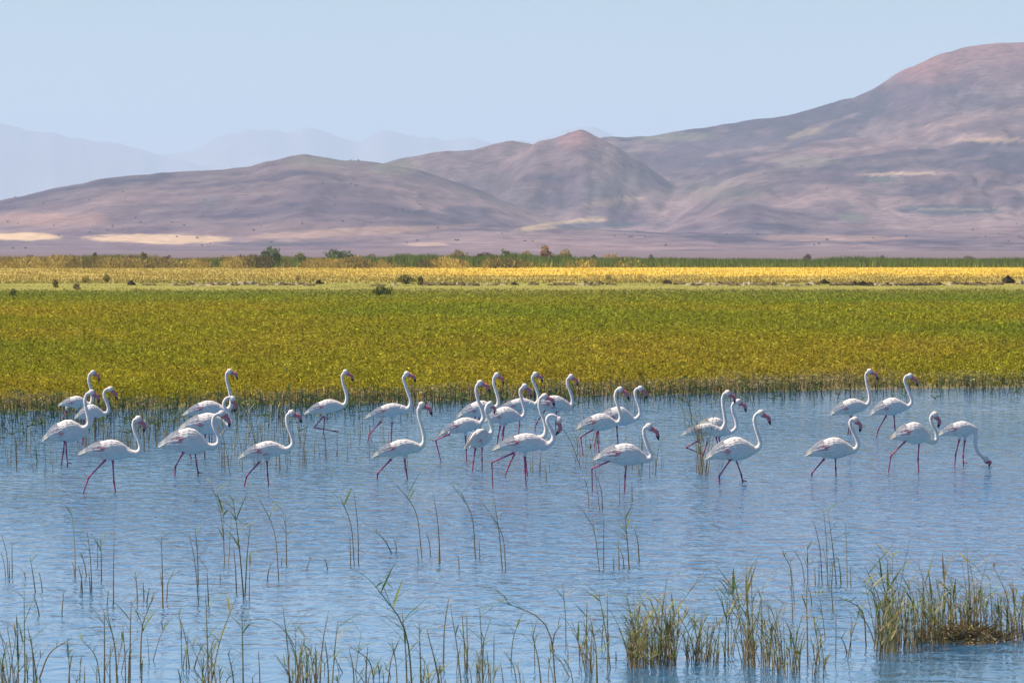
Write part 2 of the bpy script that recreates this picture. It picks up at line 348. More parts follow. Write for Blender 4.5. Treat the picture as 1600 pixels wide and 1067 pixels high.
# ------------------------------------------------------------------ meadow, dry grass, far reed bed: one mass each
def blades(name, x, y, z, h, wd, c, lean=.35, label=None, cat=None):
    n_ = len(x); az = RNG.uniform(0, 2*np.pi, n_); la = RNG.uniform(0, 2*np.pi, n_); ln = RNG.uniform(.0, lean, n_)*h
    dx, dy = np.cos(az)*wd/2, np.sin(az)*wd/2
    tx, ty = x+np.cos(la)*ln, y+np.sin(la)*ln
    V = np.empty((n_, 3, 3)); V[:, 0] = np.stack([x-dx, y-dy, z], -1); V[:, 1] = np.stack([x+dx, y+dy, z+.1*h], -1); V[:, 2] = np.stack([tx, ty, z+h], -1)
    me_ = np_mesh(name, V.reshape(-1, 3), np.arange(3*n_).reshape(-1, 3), np.repeat(c, 3, 0))
    o = link(name, me_, M_GRASS); tag(o, label, cat, kind='stuff'); return o
def scatter(n_, y0, y1, umin=-260, umax=1860, p=1.0):
    # more plants where they show larger: density falls with distance
    q = RNG.uniform(0, 1, n_); y = 1/((1/y0)*(1-q) + (1/y1)*q) if p == 1 else (y0**(1-p)*(1-q)+y1**(1-p)*q)**(1/(1-p))
    u = RNG.uniform(umin, umax, n_); return (u-800)/F_PX*y, y
def leafcol(x, y, var=.5):
    c = meadow_colours(x[None], y[None])[0]
    m_ = np.exp(RNG.normal(0, var*.55, (len(x), 1))); c = c*m_
    r = RNG.uniform(0, 1, len(x)); yl = r > .90
    c[yl] = c[yl]*.4 + np.array([.40, .34, .08])*.6
    return np.clip(c, .01, .8)
def leaves(name, x, y, z, sz, c, label, cat):
    """small loose leaves: one triangle each, turned at random, mostly lying open to the light"""
    n_ = len(x); d1 = RNG.normal(0, 1, (n_, 3)); d1[:, 2] *= .75; d1 /= np.linalg.norm(d1, axis=1)[:, None]
    d2 = np.cross(d1, RNG.normal(0, 1, (n_, 3))); d2 /= np.linalg.norm(d2, axis=1)[:, None]
    P = np.stack([x, y, z], -1); s_ = sz[:, None]
    V = np.stack([P-d1*s_*.5-d2*s_*.17, P-d1*s_*.3+d2*s_*.24, P+d1*s_*.6], 1)
    o = link(name, np_mesh(name, V.reshape(-1, 3), np.arange(3*n_).reshape(-1, 3), np.repeat(c, 3, 0)), M_GRASS); return tag(o, label, cat, kind='stuff')
x, y = scatter(230000, 127, 455, p=1.4)
d = y - shore_y(x); clump_ = fbm(x/1.1, y/1.6, 3, 77); keep = (d > .2) & (clump_ + .25*RNG.uniform(-1, 1, len(x)) > .36)
x, y, d, clump_ = x[keep], y[keep], d[keep], clump_[keep]
tall = lambda x, y, d, c: (.28+.5*c)*np.clip(.5+d/14, .5, 1)*np.clip(1-(y-300)/190, .22, 1)
h_ = RNG.uniform(.5, 1.1, len(x))*tall(x, y, d, clump_)
blades('meadow', x, y, ground_z(x, y)-.02, h_, RNG.uniform(.02, .05, len(x))*(y/135)**.7, leafcol(x, y, .8)*.8, .6, 'stems of the low marsh plants covering the flat behind the lake', 'meadow')
x, y = scatter(950000, 128, 460, p=1.45)
d = y - shore_y(x); clump_ = fbm(x/1.1, y/1.6, 3, 77); keep = (d > .3+2.2*np.clip((x/y*F_PX-50)/300, 0, 1)*fbm(x/2, y/3, 2, 66)) & (clump_ + .3*RNG.uniform(-1, 1, len(x)) > .36 + .35*np.clip((y-385)/75, 0, 1))
x, y, d, clump_ = x[keep], y[keep], d[keep], clump_[keep]
h_ = RNG.uniform(.25, 1.0, len(x))*tall(x, y, d, clump_)
c = leafcol(x, y, .56)*.94; c = c*(.75+.6*(fbm(x/.5, y/1.2, 2, 88)))[:, None]
leaves('meadow_leaves', x, y, ground_z(x, y)+h_, RNG.uniform(.05, .115, len(x))*(y/135)**.75, np.clip(c, .01, .85), 'olive, green and rusty leaves of the low marsh meadow', 'meadow')
x, y = scatter(110000, 430, 950, p=1.1)
keep = fbm(x/6, y/14, 3, 55) + .25*RNG.uniform(-1, 1, len(x)) > .42; x, y = x[keep], y[keep]
blades('dry_grass', x, y, ground_z(x, y)-.02, RNG.uniform(.10, .28, len(x))*np.where(y < 545, .3, 1), RNG.uniform(.08, .2, len(x)), leafcol(x, y, .45), .6, 'dry golden grass beyond the line of earth clods', 'grass')
# far reed bed
x, y = scatter(100000, 955, 1100, p=0)
u_ = x/y*F_PX+800
green = np.clip((u_-150)/450 + (fbm(x/25, y/60, 3, 13)-.5)*1.6, 0, 1)
top = 1.5 + .9*(fbm(x/9, x*0, 3, 19)-.35) + .5*(fbm(x/2.2, x*0, 2, 29)-.5)
top = top*np.where(u_ > 900, .95, 1.15)
hgt = top*RNG.uniform(.55, 1.1, len(x))*np.clip((y-945)/15, .7, 1)
c = np.array([.15, .185, .045])*green[:, None] + np.array([.33, .22, .06])*(1-green[:, None])
c = c*np.exp(RNG.normal(0, .3, (len(x), 1)))
blades('reed_bed', x, y, ground_z(x, y)-.05, hgt, RNG.uniform(.12, .3, len(x)), np.clip(c, .01, .8), .15, 'long green reed bed at the foot of the hills', 'reeds')

# ------------------------------------------------------------------ bushes and shrubs out on the flat
def bush(u, v, w_px, h_px, c1, c2, label, kind='leafy', n_=None, group=None, name='bush'):
    p = ground(u, v); s = p.y/F_PX; W, Hh = w_px*s, h_px*s
    p.z = float(ground_z(np.array([p.x]), np.array([p.y]))[0]) - .02
    t = empty(name, p); n_ = n_ or int(220 + w_px*22)
    st = MB()
    for k_ in range(9):
        a_ = random.uniform(0, 6.28); r = random.uniform(.1, .34)*W
        e_ = Vector((math.cos(a_)*r, math.sin(a_)*r, Hh*random.uniform(.45, .8)))
        st.tube([(0, 0, 0), e_*.5+Vector((0, 0, .08*Hh)), e_], [.02*W, .013*W, .005*W], [(.12, .09, .05)]*3, 4)
    link('stems', st.mesh('stems'), M_REED, t)
    q = RNG.normal(0, 1, (n_, 3)); q /= np.linalg.norm(q, axis=1)[:, None]; rr = RNG.uniform(.35, 1, n_)**.6
    lob = .45 + 1.0*fbm(q[:, 0]*1.7+p.x, q[:, 2]*1.7+p.y, 2, 3)
    P = q*rr[:, None]*lob[:, None]*np.array([W/2, W/2.4, Hh*.52]) + np.array([0, 0, Hh*.48]); P[:, 2] = np.abs(P[:, 2])
    sz = (.13 if kind == 'leafy' else .2)*max(Hh, W*.4)*RNG.uniform(.5, 1.3, n_)
    d1 = RNG.normal(0, 1, (n_, 3)); d1[:, 2] += (0 if kind == 'leafy' else 2.6); d1 /= np.linalg.norm(d1, axis=1)[:, None]
    d2 = np.cross(d1, RNG.normal(0, 1, (n_, 3))); d2 /= np.linalg.norm(d2, axis=1)[:, None]
    wd = sz*(.5 if kind == 'leafy' else .16)
    V = np.stack([P-d1*sz[:, None]*.5-d2*wd[:, None]*.2, P+d2*wd[:, None]*.5, P+d1*sz[:, None]*.6, P-d2*wd[:, None]*.5], 1)
    m_ = RNG.uniform(0, 1, (n_, 1)); cc = (np.array(c1)*m_+np.array(c2)*(1-m_))*RNG.uniform(.7, 1.3, (n_, 1))
    link('foliage', np_mesh('foliage', V.reshape(-1, 3), np.arange(4*n_).reshape(-1, 4), np.repeat(cc, 4, 0)), M_GRASS, t)
    return tag(t, label, 'bush', group)
DG, LG, BR, TN = (.05, .075, .02), (.11, .14, .04), (.16, .10, .05), (.34, .24, .09)
bush(597, 470, 38, 22, DG, LG, 'dark green spiky tuft alone on the green meadow', 'spiky')
bush(634, 447, 30, 17, (.06, .06, .025), LG, 'wide dark tuft on the dry grass beside the earth clods', 'spiky')
bush(657, 448, 14, 16, BR, LG, 'thin sparse tuft just right of the wide dark tuft', 'spiky')
bush(20, 471, 12, 17, DG, (.08, .08, .04), 'small dark tuft at the left edge of the meadow', 'spiky')
bush(87, 452, 12, 13, DG, BR, 'small olive bush left of the first clods on the dry grass', 'leafy')
bush(120, 456, 14, 12, (.06, .05, .03), BR, 'low brown bush where the green meadow turns dry', 'leafy')
bush(166, 444, 12, 15, LG, TN, 'pale green bush standing behind the clods on the left', 'leafy')
bush(134, 445, 14, 11, LG, TN, 'faint yellowish bush between two small bushes on the dry grass', 'leafy')
bush(465, 442, 8, 9, BR, TN, 'tiny brown bush behind the clods left of centre', 'leafy')
bush(951, 440, 9, 10, LG, TN, 'small green shrub alone on the dry grass right of centre', 'spiky')
bush(670, 562, 34, 18, DG, (.06, .08, .02), 'dark green tussock low in the meadow behind the flamingos', 'leafy')
bush(858, 386+209, 10, 9, DG, LG, 'small dark tussock near the shore behind the middle flamingos', 'leafy')
far = [(424, 419, 34, 30, DG, LG, 'large round green bush at the far reed bed, left of centre'),
       (530, 418, 46, 28, DG, LG, 'broad twin-topped green bush at the far reed bed'),
       (470, 418, 22, 24, LG, TN, 'yellow green bush between the two large far bushes'),
       (580, 418, 24, 19, LG, BR, 'low olive bush right of the twin-topped far bush'),
       (715, 417, 30, 25, BR, TN, 'rusty bush at the far reed bed near the centre'),
       (754, 416, 38, 21, (.05, .03, .025), BR, 'very dark low bush beside the rusty far bush'),
       (790, 416, 16, 25, LG, BR, 'slim bush with a pointed top at the far reed bed'),
       (824, 415, 22, 22, TN, BR, 'pale tan bush left of the tallest far bush'),
       (853, 415, 22, 29, (.36, .17, .06), BR, 'tallest rust orange bush on the far reed bed'),
       (882, 415, 26, 26, TN, BR, 'olive tan bush right of the tallest far bush'),
       (928, 413, 12, 15, DG, BR, 'small dark bush on the far reeds right of centre'),
       (955, 413, 34, 17, TN, (.4, .22, .1), 'low sandy bush on the far reeds right of centre'),
       (1017, 412, 10, 13, DG, BR, 'tiny dark bush poking over the far green reeds'),
       (1262, 412, 14, 15, (.06, .03, .03), BR, 'dark red bush poking over the far green reeds'),
       (1378, 412, 8, 13, DG, BR, 'thin dark shrub over the far green reeds'),
       (1513, 414, 24, 13, (.05, .03, .03), BR, 'flat dark bush at the right end of the far reeds'),
       (225, 417, 14, 23, BR, TN, 'reddish bush over the brown scrub on the left'),
       (148, 417, 12, 25, DG, LG, 'small green bush over the brown scrub on the left'),
       (97, 419, 18, 20, (.06, .05, .04), BR, 'dark brown bush low in the left scrub'),
       (48, 419, 14, 20, (.08, .07, .03), BR, 'olive brown bush near the left end of the scrub'),
       (262, 419, 18, 20, (.09, .06, .04), BR, 'brown bush in the scrub left of the green bushes'),
       (200, 419, 24, 21, (.07, .045, .04), TN, 'wide dark bush in the middle of the left scrub'),
       (350, 418, 24, 20, TN, LG, 'pale yellow bush at the right end of the left scrub')]
for i, f_ in enumerate(far):
    bush(*f_[:4], tuple(v_*1.9+.02 for v_ in f_[4]), f_[5], f_[6], 'leafy', group='bushes of the far reed bed')
# nameless low scrub between them: one mass
n_ = 26000; u = RNG.uniform(-200, 1050, n_)**1.0; y = RNG.uniform(915, 955, n_); x = (u-800)/F_PX*y
lump = fbm(x/3.2, x*0+7, 3, 119); keep = RNG.uniform(0, 1, n_) < np.clip(1.15-(u-250)/700, 0, 1)*np.clip((lump-.32)*4, 0, 1); x, y, lump, u = x[keep], y[keep], lump[keep], u[keep]
mixr = np.clip((fbm(x/5, y/30, 3, 129)-.35)*3, 0, 1)[:, None]
c = np.array([.42, .31, .09])*mixr + np.array([.10, .085, .045])*(1-mixr)
z = RNG.uniform(0, 1, len(x))*1.5*lump*1.6
blades('scrub', x, y, z, RNG.uniform(.3, .6, len(x)), RNG.uniform(.15, .4, len(x)), np.clip(c*np.exp(RNG.normal(0, .25, (len(x), 1))), .01, .8), .6, 'low brown and yellow scrub along the left far bank', 'scrub')

# ------------------------------------------------------------------ row of earth clods and stones
def clod_mesh(seed):
    bm = bmesh.new(); bmesh.ops.create_icosphere(bm, subdivisions=2, radius=.5)
    r = random.Random(seed); offs = [r.uniform(0, 50) for _ in range(3)]
    from mathutils import noise
    for v_ in bm.verts:
        k_ = 1 + .8*noise.noise(v_.co*2.6 + Vector(offs)) + .5*noise.noise(v_.co*6 + Vector(offs))
        v_.co *= k_; v_.co.z = max(v_.co.z*.9, -.12)
    me_ = bpy.data.meshes.new('clod'); bm.to_mesh(me_); bm.free()
    base = [(.15, .105, .05), (.36, .28, .16), (.05, .035, .018)][seed % 3]
    set_col(me_, [base]*len(me_.vertices)); me_.materials.append(M_ROCK); return me_
CL = [clod_mesh(i) for i in range(9)]
def clod(u, v, w_px, h_px, tone, label, group=None):
    p = ground(u, v); s = p.y/F_PX
    o = link('earth_clod', CL[tone + 3*random.randrange(3)]); o.location = (p.x, p.y, float(ground_z(np.array([p.x]), np.array([p.y]))[0])-.03)
    o.scale = (w_px*s, w_px*s*random.uniform(.6, 1), h_px*s*1.9); o.rotation_euler = (0, 0, random.uniform(-.4, .4))
    return tag(o, label, 'clod', group)
big = [(205, 448, 12, 7, 2, 'dark peaked earth clod, first of the clod row on the left'), (233, 448, 22, 4, 0, 'long low clod right of the first dark clod'),
       (500, 446, 12, 8, 2, 'dark clod at the right end of a broken row, left of centre'), (485, 449, 14, 5, 0, 'brown clod leaning against the dark peaked one'), (478, 449, 8, 5, 1, 'pale stone at the foot of the brown clod left of centre'),
       (616, 449, 11, 5, 1, 'pale stone left of the dark tuft on dry grass'), (590, 449, 24, 4, 0, 'flat wide clod behind the spiky green tuft'),
       (805, 448, 13, 6, 2, 'dark clod just right of the picture middle on the dry grass'), (833, 448, 16, 6, 0, 'rounded brown clod second after the dark middle one'),
       (1043, 446, 15, 8, 2, 'dark humped clod starting the long bank'), (1062, 447, 20, 6, 0, 'red brown clod against the humped dark clod'),
       (1288, 446, 14, 7, 2, 'blackish clod at the left end of the dark earth bank'), (1575, 445, 18, 11, 2, 'biggest black clod at the right end of the row'),
       (1560, 447, 18, 6, 0, 'low brown clod left of the biggest black one'), (1594, 447, 12, 7, 1, 'pale stone at the right edge beyond the biggest clod'),
       (1530, 447, 14, 5, 2, 'dark clod standing between pale stones near the right'), (1510, 447, 12, 5, 1, 'pale rounded stone before the right end of the row')]
for b_ in big: clod(*b_)
zones = [(270, 420, 22, 'small clod in the thin broken row left of centre', 1), (425, 470, 9, 'small clod in the short row before the brown clod', 0),
         (655, 790, 20, 'small clod in the pale row right of the dark tuft', 0), (855, 960, 13, 'thin low clod in the row right of the middle', 0),
         (1078, 1200, 22, 'low clod in the long bank after the humped clod', 0), (1200, 1280, 11, 'low brown clod left of the dark earth bank', 0),
         (1300, 1470, 44, 'clod of the continuous dark earth bank on the right', 2), (1475, 1560, 9, 'brown clod just after the dark earth bank', 0)]
for (a_, b_, n_, lab, tone) in zones:
    for i in range(n_):
        u = a_ + (b_-a_)*(i+random.uniform(.1, .9))/n_
        clod(u, 448+random.uniform(-1.2, 1.2), random.uniform(7, 22), random.uniform(2.6, 6.5), random.choice([tone, tone, 0, 1]), lab, lab.replace('clod', 'clods', 1))

# ------------------------------------------------------------------ flamingos
CROPS = dict(c1=(50, 560, 4.848), c2=(240, 560, 4.848), c3=(460, 560, 4.848), c4=(660, 560, 4.85), c5=(860, 580, 5.333), c6=(1050, 560, 4.848),
             c7=(1240, 560, 5.333), c8=(1370, 560, 5.333), d1=(85, 570, 6.273), d2=(280, 570, 5.927), d3=(670, 575, 6.1), d4=(780, 575, 5.469), d5=(895, 595, 6.097), d6=(1055, 600, 6.275))
UP = [(0, .0), (.1, .075), (.25, .158), (.4, .222), (.58, .255), (.72, .228), (.84, .155), (.93, .085), (1.0, .02)]
LO = [(0, -.006), (.1, -.012), (.25, -.035), (.4, -.095), (.55, -.13), (.72, -.128), (.84, -.108), (.93, -.085), (1.0, -.045)]
HY = [(0, .012), (.1, .04), (.25, .085), (.4, .125), (.58, .145), (.72, .135), (.84, .105), (.93, .07), (1.0, .03)]
ip = lambda T, t: float(np.interp(t, [p[0] for p in T], [p[1] for p in T]))
def body_pt(t, th, off=0, side=1):
    u_, l_, y_ = ip(UP, t), ip(LO, t), ip(HY, t); cz, hz = (u_+l_)/2, (u_-l_)/2
    return Vector((t, side*(y_+off)*math.cos(th), cz+(hz+off)*math.sin(th)))
WHITE, CREAM, ROSE, CRIM, BLACK = (.85, .735, .67), (.84, .76, .62), (.74, .34, .33), (.50, .035, .07), (.03, .025, .03)
def wing_mesh(side, variant):
    mb = MB(); R = random.Random(variant*10+side)
    rows = 8
    for r in range(rows):
        t0 = .84 - r*.085; ln = .15 + .022*r
        th_hi, th_lo = math.radians(66 - 3*r), math.radians(-34 + (r*7 if r > 2 else 14-6*r))
        m_ = 6
        for j in range(m_):
            f = (j+.5+R.uniform(-.12, .12))/m_; th = th_hi*(1-f)+th_lo*f; dth = abs(th_hi-th_lo)/m_*.62
            fl = .011 + R.uniform(0, .004)
            pts = []
            for k_ in range(4):
                q = k_/3; t = t0 - ln*q*(1+.1*R.uniform(-1, 1)); t = max(t, .02)
                wd = dth*(.85, 1.1, .95, .35)[k_]; off = .004 + fl*q
                sag = math.radians(-5)*q
                pts.append([body_pt(t, th+wd+sag, off-.004, side), body_pt(t, th+sag, off+.004, side), body_pt(t, th-wd+sag, off-.004, side)])
            c = WHITE if R.random() < .8 else (.78, .70, .68)
            low = f > .45
            if r in (4, 5) and f > .5: c = CRIM if variant != 2 else ROSE
            elif r in (3, 6) and low: c = ROSE if R.random() < (.8, .9, .4)[variant] else WHITE
            elif r in (2, 3) and f > .8 and variant == 1: c = ROSE
            if r == 5 and f > .84 and variant == 1: c = BLACK
            mb.quadstrip(pts, [c]*4, closed=False)
    for j in range(7):          # long plumes drooping back over the tail
        z0 = .5 - j*.09
        pts = []
        for k_ in range(5):
            q = k_/4; t = .40*(1-q) - .035*q*(j < 4)
            wd = (.16, .2, .18, .13, .02)[k_]
            th = math.radians(62-19*j)
            p0 = body_pt(max(t, .0), th, .014+.006*q, side); p0.x = t
            up = Vector((0, 0, wd*.12)); p0.z += .0
            pts.append([p0+up, p0+Vector((0, side*.004, 0)), p0-up])
        mb.quadstrip(pts, [WHITE, WHITE, WHITE, CREAM, CREAM], closed=False)
    me_ = mb.mesh('wing'); me_.materials.append(M_WING); return me_
WINGS = {(s_, v_): wing_mesh(s_, v_) for s_ in (-1, 1) for v_ in range(3)}
def tail_mesh(col):
    mb = MB()
    for j in range(5):
        a_ = (j-2)*.16; b = Vector((.13, a_*.25, .02)); tip = Vector((-.03+abs(a_)*.12, a_*.30, -.012))
        sd_ = Vector((0, .014, 0)); mid = (b+tip)/2 + Vector((0, 0, .012))
        mb.tube([b, mid, tip], [(.018, .010), (.017, .007), (.006, .003)], [WHITE, col, col], 5)
    me_ = mb.mesh('tail'); me_.materials.append(M_WING); return me_
TAILS = [tail_mesh(WHITE), tail_mesh((.80, .55, .36))]
PINK, PINK2 = (.60, .17, .19), (.50, .08, .12)
def bill_meshes():
    # along +x from the face to the tip, bulging towards +z where the bill kinks
    P = [(-.1, 0, .02), (.16, 0, .13), (.36, 0, .21), (.55, 0, .20), (.72, 0, .11), (.86, 0, .04), (1, 0, -.02)]
    R_ = [(.13, .17), (.13, .155), (.125, .14), (.12, .135), (.10, .125), (.07, .085), (.015, .02)]
    Q = catmull(P, 3); rr = [tuple(np.interp(i/(len(Q)-1)*6, range(7), [r[k_] for r in R_]) for k_ in (0, 1)) for i in range(len(Q))]
    cut = 13; a_ = MB(); a_.tube(Q[:cut], rr[:cut], [PINK]*cut, 8)
    b = MB(); b.tube(Q[cut-1:], rr[cut-1:], [BLACK]*(len(Q)-cut+1), 8)
    m1, m2 = a_.mesh('bill'), b.mesh('bill_tip'); m1.materials.append(M_BILL); m2.materials.append(M_BILL); return m1, m2
BILL, BILLTIP = bill_meshes()
bm = bmesh.new(); bmesh.ops.create_uvsphere(bm, u_segments=6, v_segments=4, radius=.0065); EYE = bpy.data.meshes.new('eye'); bm.to_mesh(EYE); bm.free(); EYE.materials.append(M_EYE)
LEG1, LEG2 = (.50, .09, .17), (.22, .035, .075)

def flamingo(crop, T, C, top, neck, H, P, legs, label, yaw=0, var=0, tailc=0, lift=(), toes=(), pinkbill=1.0):
    ox, oy, sc = CROPS[crop]; px = lambda p: (ox+p[0]/sc, oy+p[1]/sc)
    T, C, top, H, P = map(px, (T, C, top, H, P)); neck = [px(p) for p in neck]; legs = [[px(q) for q in l] for l in legs]
    foot_v = max(l[-1][1] for i, l in enumerate(legs) if i not in lift)
    d_ = dist(foot_v+1.0); cu = T[0]*.45+C[0]*.55; cy = math.cos(math.radians(yaw))
    O = place(cu, foot_v, d_); 
    def loc(p):
        q = place(p[0], p[1], d_); return Vector(((q.x-O.x)/cy, 0, q.z))
    root = empty('flamingo', (O.x, d_, 0), math.radians(yaw))
    t3, c3 = loc(T), loc(C); ax = c3-t3; L = ax.length; ang = math.atan2(ax.z, ax.x)
    tp = loc(top); nrm = Vector((-math.sin(ang), 0, math.cos(ang)))
    k_ = max(.8, min(1.45, (tp-t3).dot(nrm)/(L*.257)))
    ky = min(1.15, .9*k_) * (cy if yaw > 30 else 1) ** .5
    Mb = Matrix.Translation(t3) @ Matrix.Rotation(-ang, 4, 'Y') @ Matrix.Diagonal((L, L*ky, L*k_, 1))
    mb = MB(); W3 = (1, 1, 1)
    rings = []
    for i in range(19):
        t = i/18
        rings.append([Mb @ body_pt(t, 2*math.pi*j/16) for j in range(16)])
        for j, p in enumerate(rings[-1]):
            pass
    # a ring must be closed on both sides of the body
    rings = []
    for i in range(19):
        t = i/18; u_, l_, y_ = ip(UP, t), ip(LO, t), ip(HY, t)
        rings.append([Mb @ Vector((t, y_*math.cos(2*math.pi*j/16), (u_+l_)/2+(u_-l_)/2*math.sin(2*math.pi*j/16))) for j in range(16)])
    mb.quadstrip(rings, [W3]*19)
    # chest to head
    s = L/.74
    n3 = [loc(p) for p in neck]; inner = Mb @ Vector((.80, 0, .03)); h3, p3 = loc(H), loc(P)
    hd = (p3-h3).normalized(); perp = Vector((-hd.z, 0, hd.x))
    path = catmull([inner]+n3+[h3 - hd*.01], 6); m_ = len(path)
    rad = [float(np.interp(i/(m_-1), [0, .10, .2, .35, .8, 1], [.075*s, .064*s, .046*s, .035, .0265, .029])) for i in range(m_)]
    mb.tube(path, rad, [W3]*m_, 12)
    up_ = perp*.012; mb.tube([h3-hd*.06, h3-hd*.045, h3-hd*.015+up_, h3+hd*.025+up_, h3+hd*.06+up_, h3+hd*.08+up_], [(.008, .01), (.030, .036), (.042, .053), (.040, .050), (.030, .038), (.015, .02)], [W3]*6, 12)
    leg_pts = []
    for i, l in enumerate(legs):
        sy = -.045 if i == 0 else .045
        q = [loc(p) for p in l]
        hip = q[0]; up = (hip - q[1]).normalized()
        a0 = hip + up*.03 + Vector((0, 0, .06)); f = q[-1]
        if i not in lift:
            dr = (q[-1]-q[-2]).normalized()
            if dr.z > -.3: dr = Vector((dr.x, 0, -1)).normalized()
            f = q[-1] + dr*max(0, (q[-1].z + .27)/-dr.z)
        sh = Vector((0, sy, 0)); pts = [a0, hip] + q[1:-1] + [f]; pts = [p_+sh*(.6 if j_ == 0 else 1) for j_, p_ in enumerate(pts)]
        r0 = [.05, .024] + [.0175]*(len(pts)-3) + [.012]
        # dense samples so that joints read as joints
        PP, RR = [], []
        for j_ in range(len(pts)-1):
            for w_ in (0, .12, .5, .88):
                PP.append(pts[j_].lerp(pts[j_+1], w_))
                base = .0125
                if j_ == 0: rv = .045*(1-w_)+.022*w_
                elif j_ == 1: rv = {0: .022, .12: .0165, .5: .0122, .88: .012}[w_]
                else: rv = {0: .0175, .12: .0125, .5: .0098, .88: .010}[w_]
                RR.append(rv)
        PP.append(pts[-1]); RR.append(.013)
        mb.tube(PP, RR, [W3]*len(PP), 8); leg_pts.append(PP[4:])
        if i in toes or i in lift:
            fp = (q[-1] + sh) + Vector((0, 0, .012)); fw = 1 if i in toes else 1
            for a_ in (-.5, 0, .5):
                if i in lift:
                    dv = (q[-1]-q[-2]).normalized(); tv = (dv + Vector((.1, a_*.4, -.35))).normalized()
                else: tv = Vector((math.cos(a_), math.sin(a_), -.15))
                mb.tube([fp, fp+tv*.045, fp+tv*.075], [.013, .010, .008], [W3]*3, 6)
                leg_pts.append([fp, fp+tv*.04, fp+tv*.075])
    raw = mb.mesh('body'); tmp = bpy.data.objects.new('tmp', raw); COL.objects.link(tmp)
    rm = tmp.modifiers.new('r', 'REMESH'); rm.mode = 'VOXEL'; rm.voxel_size = .0068
    dg = bpy.context.evaluated_depsgraph_get(); body = bpy.data.meshes.new_from_object(tmp.evaluated_get(dg)); body.name = 'body'
    bpy.data.objects.remove(tmp); bpy.data.meshes.remove(raw)
    n_ = len(body.vertices); V = np.empty(n_*3, np.float32); body.vertices.foreach_get('co', V); V = V.reshape(-1, 3).astype(float)
    E = np.empty(len(body.edges)*2, np.int32); body.edges.foreach_get('vertices', E); E = E.reshape(-1, 2)
    # distance to the legs -> leg mask
    def seg_d(V, pts):
        dm = np.full(len(V), 9.)
        A = np.array([list(p) for p in pts])
        for i in range(len(A)-1):
            ab = A[i+1]-A[i]; tt = np.clip(((V-A[i])@ab)/max(ab@ab, 1e-9), 0, 1); dm = np.minimum(dm, np.linalg.norm(V-(A[i]+tt[:, None]*ab), axis=1))
        return dm
    dl = np.full(n_, 9.)
    for pts in leg_pts: dl = np.minimum(dl, seg_d(V, pts))
    soft = np.clip((dl-.022)/.02, 0, 1)[:, None]*.6
    jn = np.linalg.norm(V - np.array((Mb @ Vector((.9, 0, .03)))[:]), axis=1)
    deg = np.bincount(E.ravel(), minlength=n_)[:, None]
    for it in range(26):
        av = np.zeros_like(V)
        for a_ in range(3):
            av[:, a_] = np.bincount(E[:, 0], V[E[:, 1], a_], n_) + np.bincount(E[:, 1], V[E[:, 0], a_], n_)
        av /= np.maximum(deg, 1)
        m_it = soft if it < 4 else soft*np.clip(1-jn/(.20*s), 0, 1)[:, None]
        V += (av-V)*m_it
    body.vertices.foreach_set('co', V.astype(np.float32).ravel())
    # plumage colours
    tint = 1 + np.array([0, random.uniform(-.05, .02), random.uniform(-.09, .03)]) ; c = np.tile(np.array(WHITE)*tint, (n_, 1)) * (1 + .06*(fbm(V[:, 0]*9, V[:, 2]*14, 3, 3)-.5))[:, None]
    hdist = np.linalg.norm(V-np.array(h3[:]), axis=1); fr = (V-np.array(h3[:]))@np.array(hd[:])
    pk = np.clip(1-hdist/.20, 0, 1)[:, None]*.30; c = c*(1-pk)+np.array((.78, .55, .52))*pk
    face = (np.clip((fr-.02)/.025, 0, 1)*(hdist < .09))[:, None]; c = c*(1-face)+np.array(PINK)*face*1.1
    lg = np.clip((.032-dl)/.010, 0, 1)[:, None]
    joint = np.zeros(n_)
    for l in leg_pts:
        if len(l) > 5: joint = np.maximum(joint, np.clip(1-np.linalg.norm(V-np.array(l[4][:]), axis=1)/.05, 0, 1))
    lc = np.array(LEG1)*(1-.6*np.clip((.18-V[:, 2:3])/.15, 0, 1)) + np.array(LEG2)*.6*np.clip((.18-V[:, 2:3])/.15, 0, 1)
    lc = lc*(1-.3*joint[:, None]); c = c*(1-lg)+lc*lg
    set_col(body, np.clip(c, .01, .9)); body.polygons.foreach_set('use_smooth', [True]*len(body.polygons))
    body.materials.clear(); body.materials.append(M_FEATHER); body.update()
    link('body', body, None, root)
    for sd_ in (-1, 1):
        o = link('wing', WINGS[(sd_, var)], None, root); o.matrix_local = Mb
        o = link('eye', EYE, None, root); o.location = h3 + hd*.015 + perp*.012 + Vector((0, sd_*.033, 0))
    o = link('tail', TAILS[tailc], None, root); o.matrix_local = Mb
    bl = (p3-h3).length-.035; f = h3+hd*.035
    kk = .205
    Mx = Matrix(((hd.x, 0, perp.x), (hd.y, 1, perp.y), (hd.z, 0, perp.z))).to_4x4()
    Mm = Matrix.Translation(f) @ Mx @ Matrix.Diagonal((bl, .21, .225, 1))
    b1 = link('bill', BILL, None, root); b1.matrix_local = Mm
    b2 = link('bill_tip', BILLTIP, None, b1)
    return tag(root, label, 'flamingo', 'flamingos wading in the lake')

